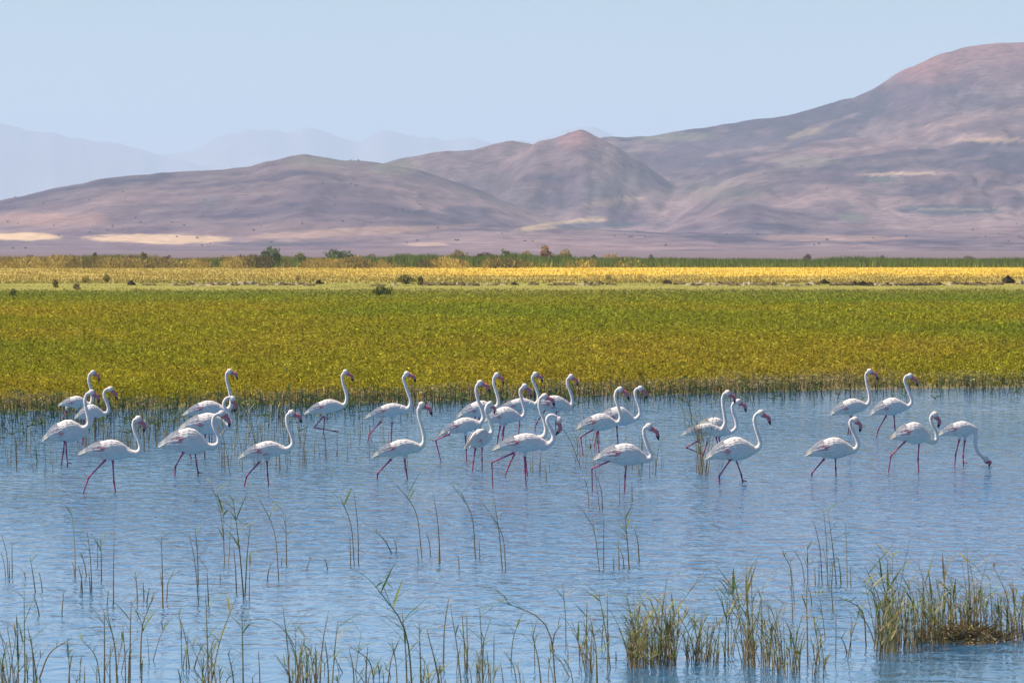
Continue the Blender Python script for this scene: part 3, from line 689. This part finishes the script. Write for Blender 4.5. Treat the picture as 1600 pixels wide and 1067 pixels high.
FL = [
 ('d1', (42,398), (340,372), (190,303), [(345,392),(368,350),(370,300),(360,240),(343,190),(334,140),(345,95)], (375,80), (443,160), [[(120,450),(88,515),(98,590)],[(225,450),(228,530),(226,600)]], 'rearmost flamingo of the left trio, half hidden behind the tall one', dict(var=2)),
 ('c1', (82,620), (418,545), (280,455), [(398,530),(428,500),(425,440),(410,380),(401,320),(415,272)], (450,262), (508,338), [[(248,628),(240,700),(222,812)],[(256,628),(258,700),(266,795)]], 'leftmost flamingo, white with both legs close together and neck raised', dict(var=2, toes=(1,))),
 ('d1', (205,520), (485,465), (395,374), [(470,478),(515,470),(532,430),(515,370),(493,320),(488,270),(512,240)], (548,240), (605,345), [[(405,520),(403,640),(408,762)],[(290,540),(280,680),(275,780)]], 'flamingo in reeds with S-curved neck, right of the left trio', dict(var=2)),
 ('c1', (358,724), (770,712), (610,610), [(755,722),(805,712),(822,670),(805,610),(782,560),(768,510),(775,470)], (803,462), (850,560), [[(555,770),(430,900),(395,1003)],[(610,770),(618,930),(630,1008)]], 'front left flamingo striding with open legs and pointed tail', dict(var=0)),
 ('c2', (225,428), (545,375), (440,310), [(545,392),(580,372),(588,320),(580,270),(566,210),(552,160),(553,115)], (575,102), (637,160), [[(400,450),(420,560),(425,640)],[(435,450),(440,560),(440,630)]], 'flamingo holding its head highest behind two others, left group', dict(var=0)),
 ('d2', (5,592), (460,565), (270,438), [(430,575),(470,560),(488,510),(470,455),(430,410),(412,360),(430,318),(462,302)], (490,318), (512,442), [[(180,650),(80,780),(112,860)],[(240,640),(235,780),(236,862)]], 'flamingo sandwiched between two others with its neck looped tight', dict(var=2)),
 ('c2', (42,665), (425,655), (300,520), [(400,662),(455,665),(490,640),(490,590),(465,540),(450,490),(455,447),(480,425)], (515,420), (578,522), [[(235,695),(165,820),(162,880)],[(310,695),(325,800),(335,868)]], 'flamingo in front of two others with deep S-neck and bill lowered', dict(var=0, toes=(1,))),
 ('c2', (645,755), (1010,678), (880,616), [(985,695),(1030,680),(1055,640),(1045,580),(1020,520),(1008,465),(1015,430)], (1043,418), (1124,490), [[(800,785),(705,890),(690,955)],[(858,780),(862,880),(870,960)]], 'flamingo with a black wing edge and bright pink bill, beside reeds', dict(var=1)),
 ('c3', (78,420), (380,350), (250,306), [(350,365),(385,345),(397,290),(382,230),(366,180),(362,130)], (385,106), (445,176), [[(218,440),(150,522),(310,552)],[(230,445),(222,520),(218,568)]], 'flamingo lifting one leg folded level over the water', dict(var=0, lift=(0,))),
 ('c3', (540,450), (865,375), (740,336), [(835,395),(870,370),(880,320),(857,250),(835,190),(825,145)], (850,120), (922,180), [[(655,480),(568,570),(556,638)],[(740,485),(735,560),(732,632)]], 'upright-necked flamingo walking behind the lone central front one', dict(var=0)),
 ('c3', (592,745), (970,660), (830,604), [(930,685),(972,655),(984,600),(967,520),(945,450),(938,390)], (963,356), (1046,434), [[(730,765),(630,870),(628,900)],[(835,765),(845,840),(855,910)]], 'flamingo with a crimson wing stripe, straight neck, in front left of the big cluster', dict(var=0)),
 ('d3', (103,635), (505,518), (345,463), [(470,540),(510,505),(520,450),(495,370),(465,290),(450,220),(457,170)], (488,146), (590,234), [[(190,632),(65,685),(112,875)],[(350,650),(355,770),(360,880)]], 'flamingo trailing one bent leg far back, left edge of the big cluster', dict(var=0)),
 ('d3', (272,468), (650,375), (510,298), [(620,390),(655,355),(662,300),(640,220),(618,150),(620,92)], (645,70), (716,160), [[(440,470),(443,560),(443,632)],[(480,470),(487,560),(487,632)]], 'rearmost flamingo in the left of the big cluster, head over the others', dict(var=2)),
 ('d3', (356,758), (598,650), (500,566), [(572,640),(600,615),(597,560),(572,490),(550,430),(545,385),(560,352)], (585,352), (628,444), [[(425,765),(405,880),(398,975)],[(525,765),(525,860),(527,960)]], 'small flamingo turned away, seen from behind with a dusky bill', dict(var=2, yaw=48)),
 ('c4', (465,480), (745,430), (640,358), [(720,455),(765,435),(774,390),(758,330),(742,275),(742,238)], (772,214), (828,300), [[(590,515),(575,590),(566,660)],[(620,515),(612,580),(604,642)]], 'flamingo in the middle of the big cluster with drooping brownish bill', dict(var=2)),
 ('c4', (560,395), (865,340), (740,304), [(835,360),(870,335),(880,290),(865,235),(842,185),(832,145)], (855,124), (912,182), [[(690,430),(615,520),(600,580)],[(735,415),(735,500),(730,570)]], 'thick-necked flamingo behind the cluster with its face turned sideways', dict(var=2)),
 ('c4', (820,375), (1125,350), (1000,276), [(1095,375),(1130,355),(1136,310),(1120,250),(1100,200),(1100,158)], (1125,140), (1180,210), [[(935,385),(862,490),(856,522)],[(1015,405),(1012,480),(1010,540)]], 'flamingo at the back right of the big cluster with one leg trailing', dict(var=1)),
 ('c4', (580,672), (915,612), (790,575), [(900,605),(928,580),(937,530),(920,460),(895,400),(884,350),(895,302)], (925,292), (1004,364), [[(695,730),(660,800),(628,885)],[(780,730),(785,800),(795,885)]], 'flamingo hidden behind the front one, only its upright neck showing', dict(var=0)),
 ('c4', (537,690), (960,640), (800,560), [(915,665),(965,650),(995,600),(975,540),(950,490),(947,452),(972,430),(1005,438)], (1030,468), (1012,583), [[(690,715),(525,785),(532,965)],[(775,745),(778,850),(785,955)]], 'front flamingo of the big cluster with hooked neck and bill hanging straight down', dict(var=0)),
 ('d5', (38,455), (425,395), (290,300), [(395,405),(440,390),(454,340),(437,260),(416,200),(403,140),(420,90)], (450,86), (535,182), [[(190,465),(75,535),(97,705)],[(240,480),(240,580),(250,682)]], 'front flamingo of the overlapping pair with rear leg bent back', dict(var=0)),
 ('d5', (225,375), (590,360), (460,238), [(560,375),(610,357),(642,310),(632,240),(605,170),(592,112),(606,80)], (642,76), (702,175), [[(350,430),(228,483),(208,628)],[(418,430),(425,520),(430,602)]], 'flamingo behind the overlapping pair, neck swelling beyond its partner', dict(var=2)),
 ('d5', (205,745), (715,728), (540,587), [(670,748),(735,742),(748,700),(720,640),(695,570),(676,500),(684,452)], (722,440), (822,566), [[(365,755),(180,835),(185,1045)],[(510,785),(500,900),(493,1035)]], 'lone front flamingo in mid lake, rear leg stretched back level', dict(var=0)),
 ('d6', (60,500), (465,440), (330,385), [(430,468),(470,430),(492,370),(482,290),(468,210),(465,140),(480,98)], (513,92), (588,190), [[(235,550),(103,620),(250,682)],[(315,575),(285,660),(256,762)]], 'flamingo behind a reed clump with one leg folded under its tail', dict(var=1, lift=(0,))),
 ('d6', (180,450), (540,455), (400,322), [(500,475),(555,470),(600,420),(592,340),(566,270),(560,215),(585,178)], (618,178), (697,275), [[(400,520),(420,600),(470,715)],[(430,520),(438,580),(432,715)]], 'flamingo whose dark pink bill points right, behind the reed clump pair', dict(var=2)),
 ('d6', (300,730), (800,632), (620,504), [(750,655),(810,630),(834,580),(817,510),(790,430),(775,350),(795,298)], (838,288), (937,402), [[(550,725),(430,900),(432,955)],[(590,725),(650,890),(660,952)]], 'flamingo walking in front of the reed clump pair, legs in an open stride', dict(var=2, toes=(1,))),
 ('c7', (303,470), (618,385), (500,324), [(585,400),(625,370),(634,310),(618,240),(604,180),(604,130)], (632,110), (702,180), [[(475,485),(465,560),(453,622)],[(480,490),(476,560),(472,625)]], 'flamingo standing with closed legs, back row on the right', dict(var=2)),
 ('c7', (100,805), (505,752), (350,649), [(470,770),(520,755),(537,710),(512,640),(482,580),(470,535),(485,508)], (510,514), (555,615), [[(250,840),(150,955),(150,978)],[(350,835),(352,910),(355,978)]], 'front flamingo on the right with a red wing spot and lowered bill', dict(var=0)),
 ('c8', (-56,468), (260,390), (120,322), [(230,405),(275,393),(292,350),(272,290),(246,230),(230,182),(246,148)], (275,148), (343,236), [[(75,480),(10,595),(-5,655)],[(145,480),(150,560),(160,650)]], 'flamingo in the right back row with arched neck and purple bill', dict(var=2)),
 ('c8', (118,665), (455,640), (340,507), [(425,680),(472,698),(500,668),(492,610),(466,560),(450,510),(457,475)], (480,470), (513,580), [[(240,685),(115,810),(98,930)],[(355,690),(345,840),(350,940)]], 'flamingo with an apricot tail and a tight U-bend in its neck', dict(var=0, tailc=1)),
 ('c8', (512,640), (845,585), (740,512), [(812,590),(825,640),(820,710),(842,780),(878,818)], (905,845), (936,900), [[(685,680),(655,800),(648,890)],[(735,685),(720,810),(722,872)]], 'rightmost flamingo feeding with its neck down and bill in the water', dict(var=0, toes=(1,))),
]
for f_ in FL: flamingo(*f_[:8], f_[8], **f_[9])

# ------------------------------------------------------------------ reeds
GREEN = [(.08, .13, .025), (.14, .19, .035), (.20, .23, .05), (.29, .28, .07)]
STRAW = [(.44, .33, .18), (.36, .25, .12), (.28, .175, .08), (.20, .17, .06)]
def leaf_mesh(kind, c):
    mb = MB(); n_ = 5; pts = []
    bend = [.15, .5, 1.0][kind]
    for i in range(n_):
        t = i/(n_-1); w_ = (.35, 1, .9, .55, .04)[i]*.036
        pts.append([Vector((t*(1-.2*bend*t), -w_, .30*t - bend*.45*t*t+.003)), Vector((t*(1-.2*bend*t), 0, .30*t - bend*.45*t*t-.004)), Vector((t*(1-.2*bend*t), w_, .30*t - bend*.45*t*t+.003))])
    mb.quadstrip(pts, [c]*n_, closed=False); me_ = mb.mesh('leaf'); me_.materials.append(M_REED); return me_
LEAVES = [[leaf_mesh(k_, c) for k_ in range(3)] for c in GREEN + [(.33, .27, .10)]]
def stalk_path(b, t, bend):
    b, t = Vector(b), Vector(t); m_ = b.lerp(t, .5) + Vector((-(t-b).x*bend, 0, abs((t-b).x)*bend))
    return catmull([b, m_, t], 4)
def stem_into(mb, path, r, col, R):
    n_ = len(path)
    dark = tuple(c*.45 for c in col)
    top = R.choice(GREEN[1:]+STRAW[:2])
    cols = [dark] + [col]*(n_//2) + [tuple((a_+b_)/2 for a_, b_ in zip(col, top))]*(n_-1-n_//2)
    mb.tube(path, [r*(1-.65*i/(n_-1)) for i in range(n_)], cols, 4)
def reed(ub, vb, ut, vt, leaf, R, bend=.25, parent=None, yj=0, r=None, own_leaves=True, dark=False):
    """one reed: base and tip given as photo points; leaf = number of blades"""
    y = dist(vb) + yj; B = place(ub, vb, y); B.z = 0; T = place(ut, vt, y); hgt = (T-B).length
    o = empty('reed', (B.x, y, -.25)) if parent is None else None
    org = Vector((B.x, y, -.25)) if parent is None else parent.location
    depth = R.uniform(-.2, .2)*hgt
    T = T + Vector((0, depth, 0)); path = [p_ - org for p_ in stalk_path(B - Vector((0, 0, .0)), T, bend)]
    path = [path[0] - Vector((0, 0, .25))] + path
    rr = r or (R.uniform(.0058, .0088) if own_leaves else (R.uniform(.0045, .0075) if y > 75 else R.uniform(.0036, .0062))); mb = MB(); stem_into(mb, path, rr, R.choice(STRAW[1:] if dark else STRAW), R)
    holder = o or parent
    me_ = mb.mesh('stem'); me_.materials.append(M_REED); st = link('stem', me_, None, holder)
    if leaf:
        if own_leaves: leaf = int(leaf*1.5+.5)
        fm = MB()
        for i in range(leaf):
            t = R.uniform(.35, .97) if leaf > 3 else R.uniform(.6, .97); j = 1+t*(len(path)-2); p = path[int(j)].lerp(path[min(int(j)+1, len(path)-1)], j-int(j))
            az = R.uniform(0, 6.28) if R.random() < .4 else (0 if R.random() < .5 else math.pi)+R.uniform(-.5, .5)
            pit = R.uniform(-.75, -.1) if t > .8 else R.uniform(-1.15, -.3)
            ln = R.uniform(.10, .24)*min(1.45, max(.6, hgt/.55))
            src = LEAVES[R.randrange(len(LEAVES)) if R.random() < .35 else R.randrange(0, 3)][R.randrange(3)]; ln *= 1.15
            M_ = Matrix.Translation(p) @ Matrix.Rotation(az, 4, 'Z') @ Matrix.Rotation(pit, 4, 'Y') @ Matrix.Diagonal((ln, ln*1.0, ln, 1))
            if own_leaves:
                lo_ = link('leaf', src, None, holder); lo_.matrix_local = M_
            else:
                b0 = len(fm.v); cc = R.choice(GREEN + [(.38, .29, .12), (.30, .20, .08)])
                for v_ in src.vertices: fm.v.append(tuple(M_ @ v_.co)); fm.c.append(cc)
                for pl in src.polygons: fm.f.append(tuple(b0+k_ for k_ in pl.vertices))
        if not own_leaves:
            fo = fm.mesh('leaf_blades'); fo.materials.append(M_REED); link('leaf_blades', fo, None, st)
    return o
ORD = ['leftmost', 'second', 'third', 'fourth', 'fifth', 'sixth', 'seventh', 'eighth', 'ninth', 'tenth', 'eleventh', 'twelfth', 'thirteenth', 'fourteenth', 'fifteenth', 'sixteenth']
def reed_group(phrase, origin, sc, items, seed=0):
    """items: (base, tip, leaves) in zoomed photo points"""
    R = random.Random(seed+len(items)); items = sorted(items, key=lambda i: i[0][0])
    for i, (b, t, n_) in enumerate(items):
        ub, vb, ut, vt = origin[0]+b[0]/sc, origin[1]+b[1]/sc, origin[0]+t[0]/sc, origin[1]+t[1]/sc
        if vb < vt: continue
        o = reed(ub, vb, ut, vt, n_, R, R.uniform(.05, .35))
        lean = (ut-ub)/max(1, vb-vt)
        look = ('leafy ' if n_ > 3 else 'sparsely leaved ' if n_ else 'bare ') + ('upright' if abs(lean) < .12 else 'right-leaning' if lean > 0 else 'left-leaning')
        pos = 'leftmost' if i == 0 else 'rightmost' if i == len(items)-1 else ORD[min(i, 15)]+' from left'
        tag(o, ' '.join(f'{look} reed, {pos} {phrase}'.replace('sparsely leaved', 'sparse').split()[:16]), 'reed', 'single reeds standing in the open water')
E1, E2, E3, E4, SC = (0, 740), (400, 740), (800, 740), (1200, 740), 3.2625
reed_group('in the group at the left edge', E1, SC, [((40,530),(8,308),0),((62,525),(62,340),0),((28,520),(5,400),2),((48,530),(48,440),0),((180,605),(150,420),6),((215,600),(198,500),1),((200,722),(168,610),0),((130,530),(118,500),3)], 1)
reed_group('of the thicket below the front left flamingo', E1, SC, [((315,715),(326,590),0),((385,535),(358,165),2),((380,520),(368,450),0),((420,610),(400,468),0),((412,600),(425,480),0),((468,600),(443,280),2),((460,600),(452,500),0),((497,475),(495,330),0),((517,545),(515,315),7),((578,665),(583,303),0),((547,665),(553,590),1),((440,520),(405,395),1)], 2)
reed_group('around the drooping-plumed reed', E1, SC, [((830,675),(822,300),1),((828,672),(812,495),3),((850,640),(925,490),2),((700,655),(688,490),4),((733,630),(728,545),0),((748,655),(762,580),0),((715,990),(800,595),5)], 3)
reed_group('of the group under the gap between flamingos', E1, SC, [((1012,670),(963,290),0),((1010,560),(998,275),4),((1062,665),(1055,475),1),((1145,462),(1072,28),2),((1142,460),(1130,130),5),((1165,462),(1178,222),0),((1205,600),(1190,370),0),((1242,635),(1190,118),9),((1270,650),(1277,425),1),((1250,600),(1275,260),3),((1122,545),(1122,500),0)], 4)
reed_group('among the bottom left corner reeds', E1, SC, [((92,1100),(84,760),4),((128,1130),(128,610),2),((190,1100),(140,775),3),((200,1045),(362,838),1),((350,1075),(368,925),4),((430,1075),(430,978),0),((30,1110),(8,930),5),((70,1110),(30,760),2),((175,1130),(160,820),1),((10,1100),(40,850),5)], 5)
reed_group('of the bottom row below the drooping plume', E1, SC, [((532,1100),(528,705),4),((597,1090),(548,700),1),((640,1090),(620,760),2),((663,1040),(672,640),3),((720,1090),(728,945),3),((560,1080),(565,870),2),((655,1080),(660,900),3),((965,985),(905,700),1),((990,990),(1035,870),3),((950,985),(950,915),0),((920,1090),(905,990),1)], 6)
reed_group('beside the tall bent pair at the bottom', E1, SC, [((1062,1120),(1045,590),3),((1070,1100),(1192,655),4),((1078,1110),(1075,870),5),((1195,1100),(1162,915),5),((1240,1090),(1232,690),3),((1150,1100),(1200,1020),5),((1290,1100),(1285,1035),2)], 7)
reed_group('below the flamingo with the black wing edge', E2, SC, [((115,535),(2,105),1),((155,465),(150,205),5),((58,535),(80,455),0),((130,460),(132,425),0),((258,485),(287,420),1),((365,488),(350,430),5),((482,465),(478,310),1),((522,458),(500,92),0),((500,455),(425,100),1)], 8)
reed_group('in the open water below the crimson-striped flamingo', E2, SC, [((690,402),(600,290),4),((715,400),(700,330),5),((845,425),(697,30),2),((826,455),(818,375),0),((888,418),(863,292),0),((938,455),(903,92),0),((932,450),(932,300),3),((1118,430),(993,52),1),((1140,435),(1135,330),0),((1035,485),(1030,418),1),((1272,492),(1188,190),2),((1255,480),(1210,110),4)], 9)
reed_group('under the folded-leg flamingo at the bottom', E2, SC, [((172,1130),(138,670),2),((20,1090),(12,900),0),((385,1130),(418,742),7),((370,1120),(350,850),5),((325,1075),(368,700),1),((605,1110),(478,880),3),((500,1100),(475,890),2),((560,1100),(570,880),3)], 10)
reed_group('beside the long bowed reed at bottom centre', E2, SC, [((800,1150),(598,560),9),((720,1120),(690,840),5),((770,1130),(745,700),7),((842,1120),(832,755),4),((942,1110),(868,790),5),((955,965),(982,632),1),((1065,990),(1050,708),1),((1077,995),(1073,700),0),((1048,1100),(988,670),2),((1158,1110),(1140,680),2),((1187,1030),(1175,900),0),((1212,945),(1213,815),0),((1262,1090),(1245,955),0)], 11)
reed_group('below the lone front flamingo', E3, SC, [((392,178),(368,15),3),((446,185),(425,30),0),((461,182),(430,10),0),((548,148),(546,0),2),((612,135),(610,40),0),((445,495),(408,220),1),((467,485),(468,205),0),((518,485),(518,420),0),((545,485),(543,340),1),((570,480),(550,380),1),((597,490),(573,200),7),((648,443),(622,270),4)], 12)
reed_group('left of the dark green tuft', E3, SC, [((225,1110),(-90,640),2),((150,1100),(95,800),3),((275,875),(256,555),1),((285,960),(283,860),0),((205,875),(252,765),1),((345,955),(300,790),2),((377,965),(382,650),2),((435,1070),(395,720),5),((430,1090),(430,880),3),((487,985),(485,600),1),((500,990),(440,600),2),((530,950),(528,900),0)], 13)
reed_group('of the open group left of the dense right clump', E4, SC, [((120,558),(70,400),3),((202,560),(200,355),5),((186,545),(128,385),2),((240,560),(238,480),0),((276,560),(228,225),0),((260,560),(262,430),2),((303,560),(285,180),4),((348,560),(308,195),4),((325,560),(335,430),5),((372,565),(355,420),4),((403,572),(396,235),1),((422,575),(420,470),0)], 14)
reed_group('before the dense right clump', E4, SC, [((202,960),(198,560),1),((262,965),(232,740),6),((345,920),(350,700),4),((402,915),(370,830),3),((545,870),(438,685),3),((500,880),(345,620),2),((620,870),(488,462),1),((330,700),(318,565),2),((125,750),(118,560),1)], 15)

def clump(ub0, ub1, vb0, vb1, hmin, hmax, count, label, leaf=(2, 6), dark=False, seed=0, name='reed_clump', lean=12, r=None, shape=None):
    if vb0 > 980: count = int(count*(1.3 if ub1 < 1060 and ub0 > 970 else 1.0)); lean = lean*1.25; leaf = (leaf[0]+1, leaf[1]+3)
    R = random.Random(seed); uc, vc = (ub0+ub1)/2, (vb0+vb1)/2; p = ground(uc, vc); p.z = -.25
    t = empty(name, p)
    for i in range(count):
        ub = R.uniform(ub0, ub1); vb = R.uniform(vb0, vb1)
        e_ = abs(ub-uc)/max(1, (ub1-ub0)/2); hh = (hmin*.45 + (hmax-hmin*.45)*R.random()**1.3)*(1-.3*e_*e_)*(1 if R.random() < .9 else 1.25); vb = vb + R.gauss(0, 3)
        if shape: hh *= shape(ub)
        reed(ub, vb, ub + R.gauss(0, lean)*hh/90, vb-hh, R.randint(*leaf), R, R.uniform(0, .3), parent=t, own_leaves=False, dark=dark, r=r)
    return tag(t, label, 'reeds')
# dense clumps of the foreground
clump(978, 1022, 1024, 1046, 40, 95, 70, 'dense dark green reed clump at the bottom, right of centre', (2, 6), True, 1, lean=14)
clump(1022, 1056, 1024, 1040, 45, 105, 45, 'dark clump with a tall bent reed beside the densest green one', (2, 5), True, 2, lean=14)
clump(1072, 1122, 1022, 1040, 40, 90, 42, 'grassy reed clump between the dark clump and the brown stalks', (2, 5), True, 3, lean=18)
clump(1128, 1146, 1018, 1032, 60, 140, 10, 'slim group of tall brown reeds at bottom right of centre', (1, 4), False, 4)
clump(1155, 1180, 1026, 1046, 60, 150, 34, 'tall straw coloured reed clump left of the open gap', (1, 4), False, 5)
clump(1186, 1212, 1030, 1050, 60, 145, 22, 'brown reed clump with loose tops beside the straw coloured one', (1, 4), False, 6)
clump(1214, 1250, 1034, 1056, 45, 110, 30, 'green brown reed clump left of the small dark sprout', (1, 5), False, 7)
clump(1366, 1404, 1000, 1030, 60, 145, 75, 'tall dense left end of the big reed stand', (1, 4), False, 8, lean=9)
clump(1404, 1440, 1000, 1018, 60, 130, 45, 'open middle reeds of the big stand with blue gaps', (0, 4), False, 9, lean=7)
clump(1438, 1478, 994, 1008, 50, 125, 60, 'greener reeds of the big stand behind the litter bank', (1, 5), False, 10, lean=8)
clump(1478, 1512, 992, 1004, 50, 100, 45, 'short mixed reeds on the litter bank', (1, 4), True, 11, lean=8)
clump(1512, 1540, 988, 998, 60, 135, 34, 'rusty brown reeds bunched upright on the litter bank', (1, 3), False, 12, lean=8)
clump(1540, 1575, 990, 1002, 40, 95, 34, 'low reeds at the right end of the litter bank', (1, 4), True, 13)
clump(1575, 1610, 985, 1004, 50, 125, 34, 'reeds cut off by the right picture edge', (1, 5), True, 14)
clump(452, 480, 1062, 1086, 40, 90, 26, 'bushy reed clump rising from the bottom edge, left of centre', (2, 6), False, 15, lean=16)
clump(480, 496, 1064, 1080, 40, 80, 10, 'few short reeds next to the bushy bottom edge clump', (1, 4), False, 16)
clump(905, 925, 1040, 1060, 40, 95, 10, 'thin yellow green reeds left of the dense dark clump', (2, 6), False, 17)
clump(655, 690, 1068, 1085, 30, 70, 12, 'leafy foot of the bowed reeds at bottom centre', (3, 6), False, 18)
clump(730, 770, 1060, 1085, 25, 60, 14, 'short grassy sprouts at the bottom right of the bowed reeds', (2, 5), False, 19)
clump(0, 60, 1055, 1085, 30, 90, 18, 'loose leafy reeds in the bottom left corner', (2, 5), False, 20, lean=16)
clump(310, 345, 1062, 1085, 30, 80, 14, 'leafy reeds at the bottom under the bent pair', (3, 6), False, 21, lean=18)
clump(1268, 1290, 1040, 1064, 30, 70, 8, 'small dark sprout alone at the bottom right', (3, 6), True, 22)
for i_, (a_, b_, c_, d_, n_, lab) in enumerate([
    (100, 180, 1040, 1080, 12, 'scattered leafy sprigs at the bottom, left of the bent pair'),
    (180, 300, 1000, 1060, 12, 'loose sprigs below the drooping plume'),
    (500, 560, 1050, 1085, 10, 'sprigs at the bottom right of the bushy edge clump'),
    (570, 650, 1058, 1090, 14, 'ragged sprigs left of the tall bowed reed'),
    (700, 760, 1010, 1060, 10, 'upright sprigs right of the tall bowed reed'),
    (790, 900, 1030, 1080, 16, 'thin sprigs around the long leaning reed at the bottom'),
    (900, 975, 1000, 1040, 12, 'mixed thin sprigs just left of the dense dark clump'),
    (1236, 1300, 900, 950, 7, 'short leafy sprigs in open water left of the big stand'),
    (1280, 1340, 990, 1030, 8, 'small leafy sprigs floating left of the big stand')]):
    clump(a_, b_, c_, d_, 30, 90, int(n_*.6), lab, (2, 6), i_ % 2 == 0, 60+i_, lean=22)
# clumps among and behind the birds
clump(1088, 1106, 736, 744, 60, 128, 16, 'tall reed clump rooted before the folded-leg flamingo', (2, 5), False, 30, lean=12, r=.007)
clump(0, 62, 690, 734, 40, 75, 20, 'thin stems at the left edge beside the leftmost flamingo', (0, 1), True, 31, lean=6)
clump(66, 100, 720, 742, 25, 75, 6, 'few thin stems in front of the leftmost flamingo', (0, 1), True, 32, lean=6)
clump(122, 205, 690, 706, 18, 48, 46, 'short dark stubble between the left trio and the striding flamingo', (0, 1), True, 33, lean=6)
clump(205, 285, 660, 706, 26, 60, 70, 'green brown stubble right of the striding front left flamingo', (0, 2), True, 34, lean=6)
clump(286, 330, 645, 668, 20, 45, 16, 'sparse stems behind the three stacked flamingos', (0, 1), True, 35, lean=6)
clump(340, 400, 690, 742, 30, 85, 26, 'mixed reeds right of the deep S-necked flamingo', (0, 3), True, 36, lean=12)
clump(372, 412, 694, 712, 50, 95, 7, 'green leaning reeds beside the three stacked flamingos', (2, 5), False, 37, lean=30)
clump(400, 480, 660, 740, 30, 95, 34, 'thin tall stems around the black-edged flamingo', (0, 1), True, 38, lean=5)
clump(430, 452, 650, 665, 40, 80, 8, 'small green reeds near shore above the black-edged flamingo', (2, 4), False, 39)
clump(482, 560, 650, 756, 20, 75, 16, 'scattered stems below the flamingo with the folded leg', (0, 1), True, 40, lean=8)
clump(575, 660, 690, 740, 30, 80, 9, 'lone thin stems around the crimson-striped flamingo', (0, 1), True, 41, lean=4)
clump(818, 860, 736, 752, 22, 45, 8, 'little stems right of the hooked-neck flamingo', (0, 0), True, 42, lean=5)
clump(898, 946, 690, 742, 40, 100, 14, 'loose leafy reeds in front of the overlapping pair', (1, 4), True, 43, lean=22)
clump(975, 1040, 726, 742, 35, 85, 22, 'thin reeds behind the breast of the lone front flamingo', (0, 2), True, 44, lean=10)
clump(1068, 1116, 640, 690, 35, 80, 12, 'airy reeds with fine tips behind the folded-leg flamingo', (1, 4), False, 45, lean=25)
clump(540, 600, 665, 700, 20, 50, 8, 'short stubble behind the upright-necked flamingo', (0, 0), True, 46, lean=4)

# uncountable stems in the shallows under the bank
mb = MB(); R = random.Random(99)
SH = []
for i in range(2600):
    u = R.uniform(-120, 1720); x = (u-800)/F_PX*138; s_y = float(shore_y(np.array([x]))[0])
    dens = 1.0 if u < 900 else (.7 if u < 1250 else .45)
    if R.random() > dens: continue
    wid = 9 if u < 480 else (7 if u < 900 else 6)
    y = s_y - abs(R.gauss(0, wid)) + .8
    if y < 96 or (u > 500 and R.random() < .3 and s_y-y > 5): continue
    x = (u-800)/F_PX*y; h_ = R.uniform(.12, .5)*(1 if s_y-y > 2 else 1.1)
    tip = Vector((x+R.gauss(0, .06), y+R.gauss(0, .05), h_)); b = Vector((x, y, -.1)); c = R.choice([(.12, .10, .05), (.08, .09, .03), (.20, .16, .08), (.09, .12, .03)])
    mb.tube([b, b.lerp(tip, .5)+Vector((R.gauss(0, .012), 0, 0)), tip], [.007, .006, .003], [c]*3, 3)
    if R.random() < .55:
        for k_ in range(R.randint(1, 3)):
            p = b.lerp(tip, R.uniform(.45, .95)); q = p + Vector((R.gauss(0, .12), R.gauss(0, .08), R.uniform(0, .12))); w_ = Vector((0, 0, .014)); c2 = R.choice(GREEN)
            mb.quadstrip([[p-w_, p+w_], [q-w_*.2, q+w_*.2]], [c2, c2], closed=False)
tag(link('shoreline_stems', mb.mesh('shoreline_stems', False), M_REED), 'fringe of thin stems standing in the shallows along the bank', 'reeds', kind='stuff')

# litter bank under the big reed stand
pts = []; Xb, Yb, Ub, Fb = polar_grid(np.linspace(dist(1009), dist(991), 22), np.linspace(1428, 1580, 70))
fall = np.clip(1-((Ub-1508)/72)**4, 0, 1)*np.clip(1-((Yb-dist(1000))/((dist(991)-dist(1009))/2))**2, 0, 1)
Zb = -.10 + .15*fall*(.55+.9*fbm(Xb*3, Yb*1.2, 3, 28)) + .08*fall*(fbm(Xb*9, Yb*5, 3, 8)-.4)
cb = np.array([.30, .21, .09])*(.6+.9*fbm(Xb*14, Yb*8, 3, 18))[..., None]
tag(link('mud_bank', np_mesh('mud_bank', np.stack([Xb, Yb, Zb], -1).reshape(-1, 3), Fb, cb.reshape(-1, 3), True), M_ROCK), kind='structure')
mb = MB()
for i in range(700):
    u = R.gauss(1508, 34); 
    if not 1432 < u < 1574: continue
    v = R.uniform(995, 1006); p = ground(u, v); p.z = R.uniform(.02, .09)*max(.25, 1-((u-1508)/72)**2); a_ = R.uniform(-3.1, 3.1); ln = R.uniform(.05, .22)
    q = p + Vector((math.cos(a_)*ln, math.sin(a_)*ln*.6, R.uniform(-.03, .09))); c = R.choice([(.52, .40, .16), (.30, .20, .09), (.5, .42, .26), (.16, .10, .05)])
    mb.tube([p, q], [.007, .004], [c, c], 3)
tag(link('reed_litter', mb.mesh('reed_litter', False), M_REED), 'broken pale reed litter lying on the mud bank', 'litter', kind='stuff')
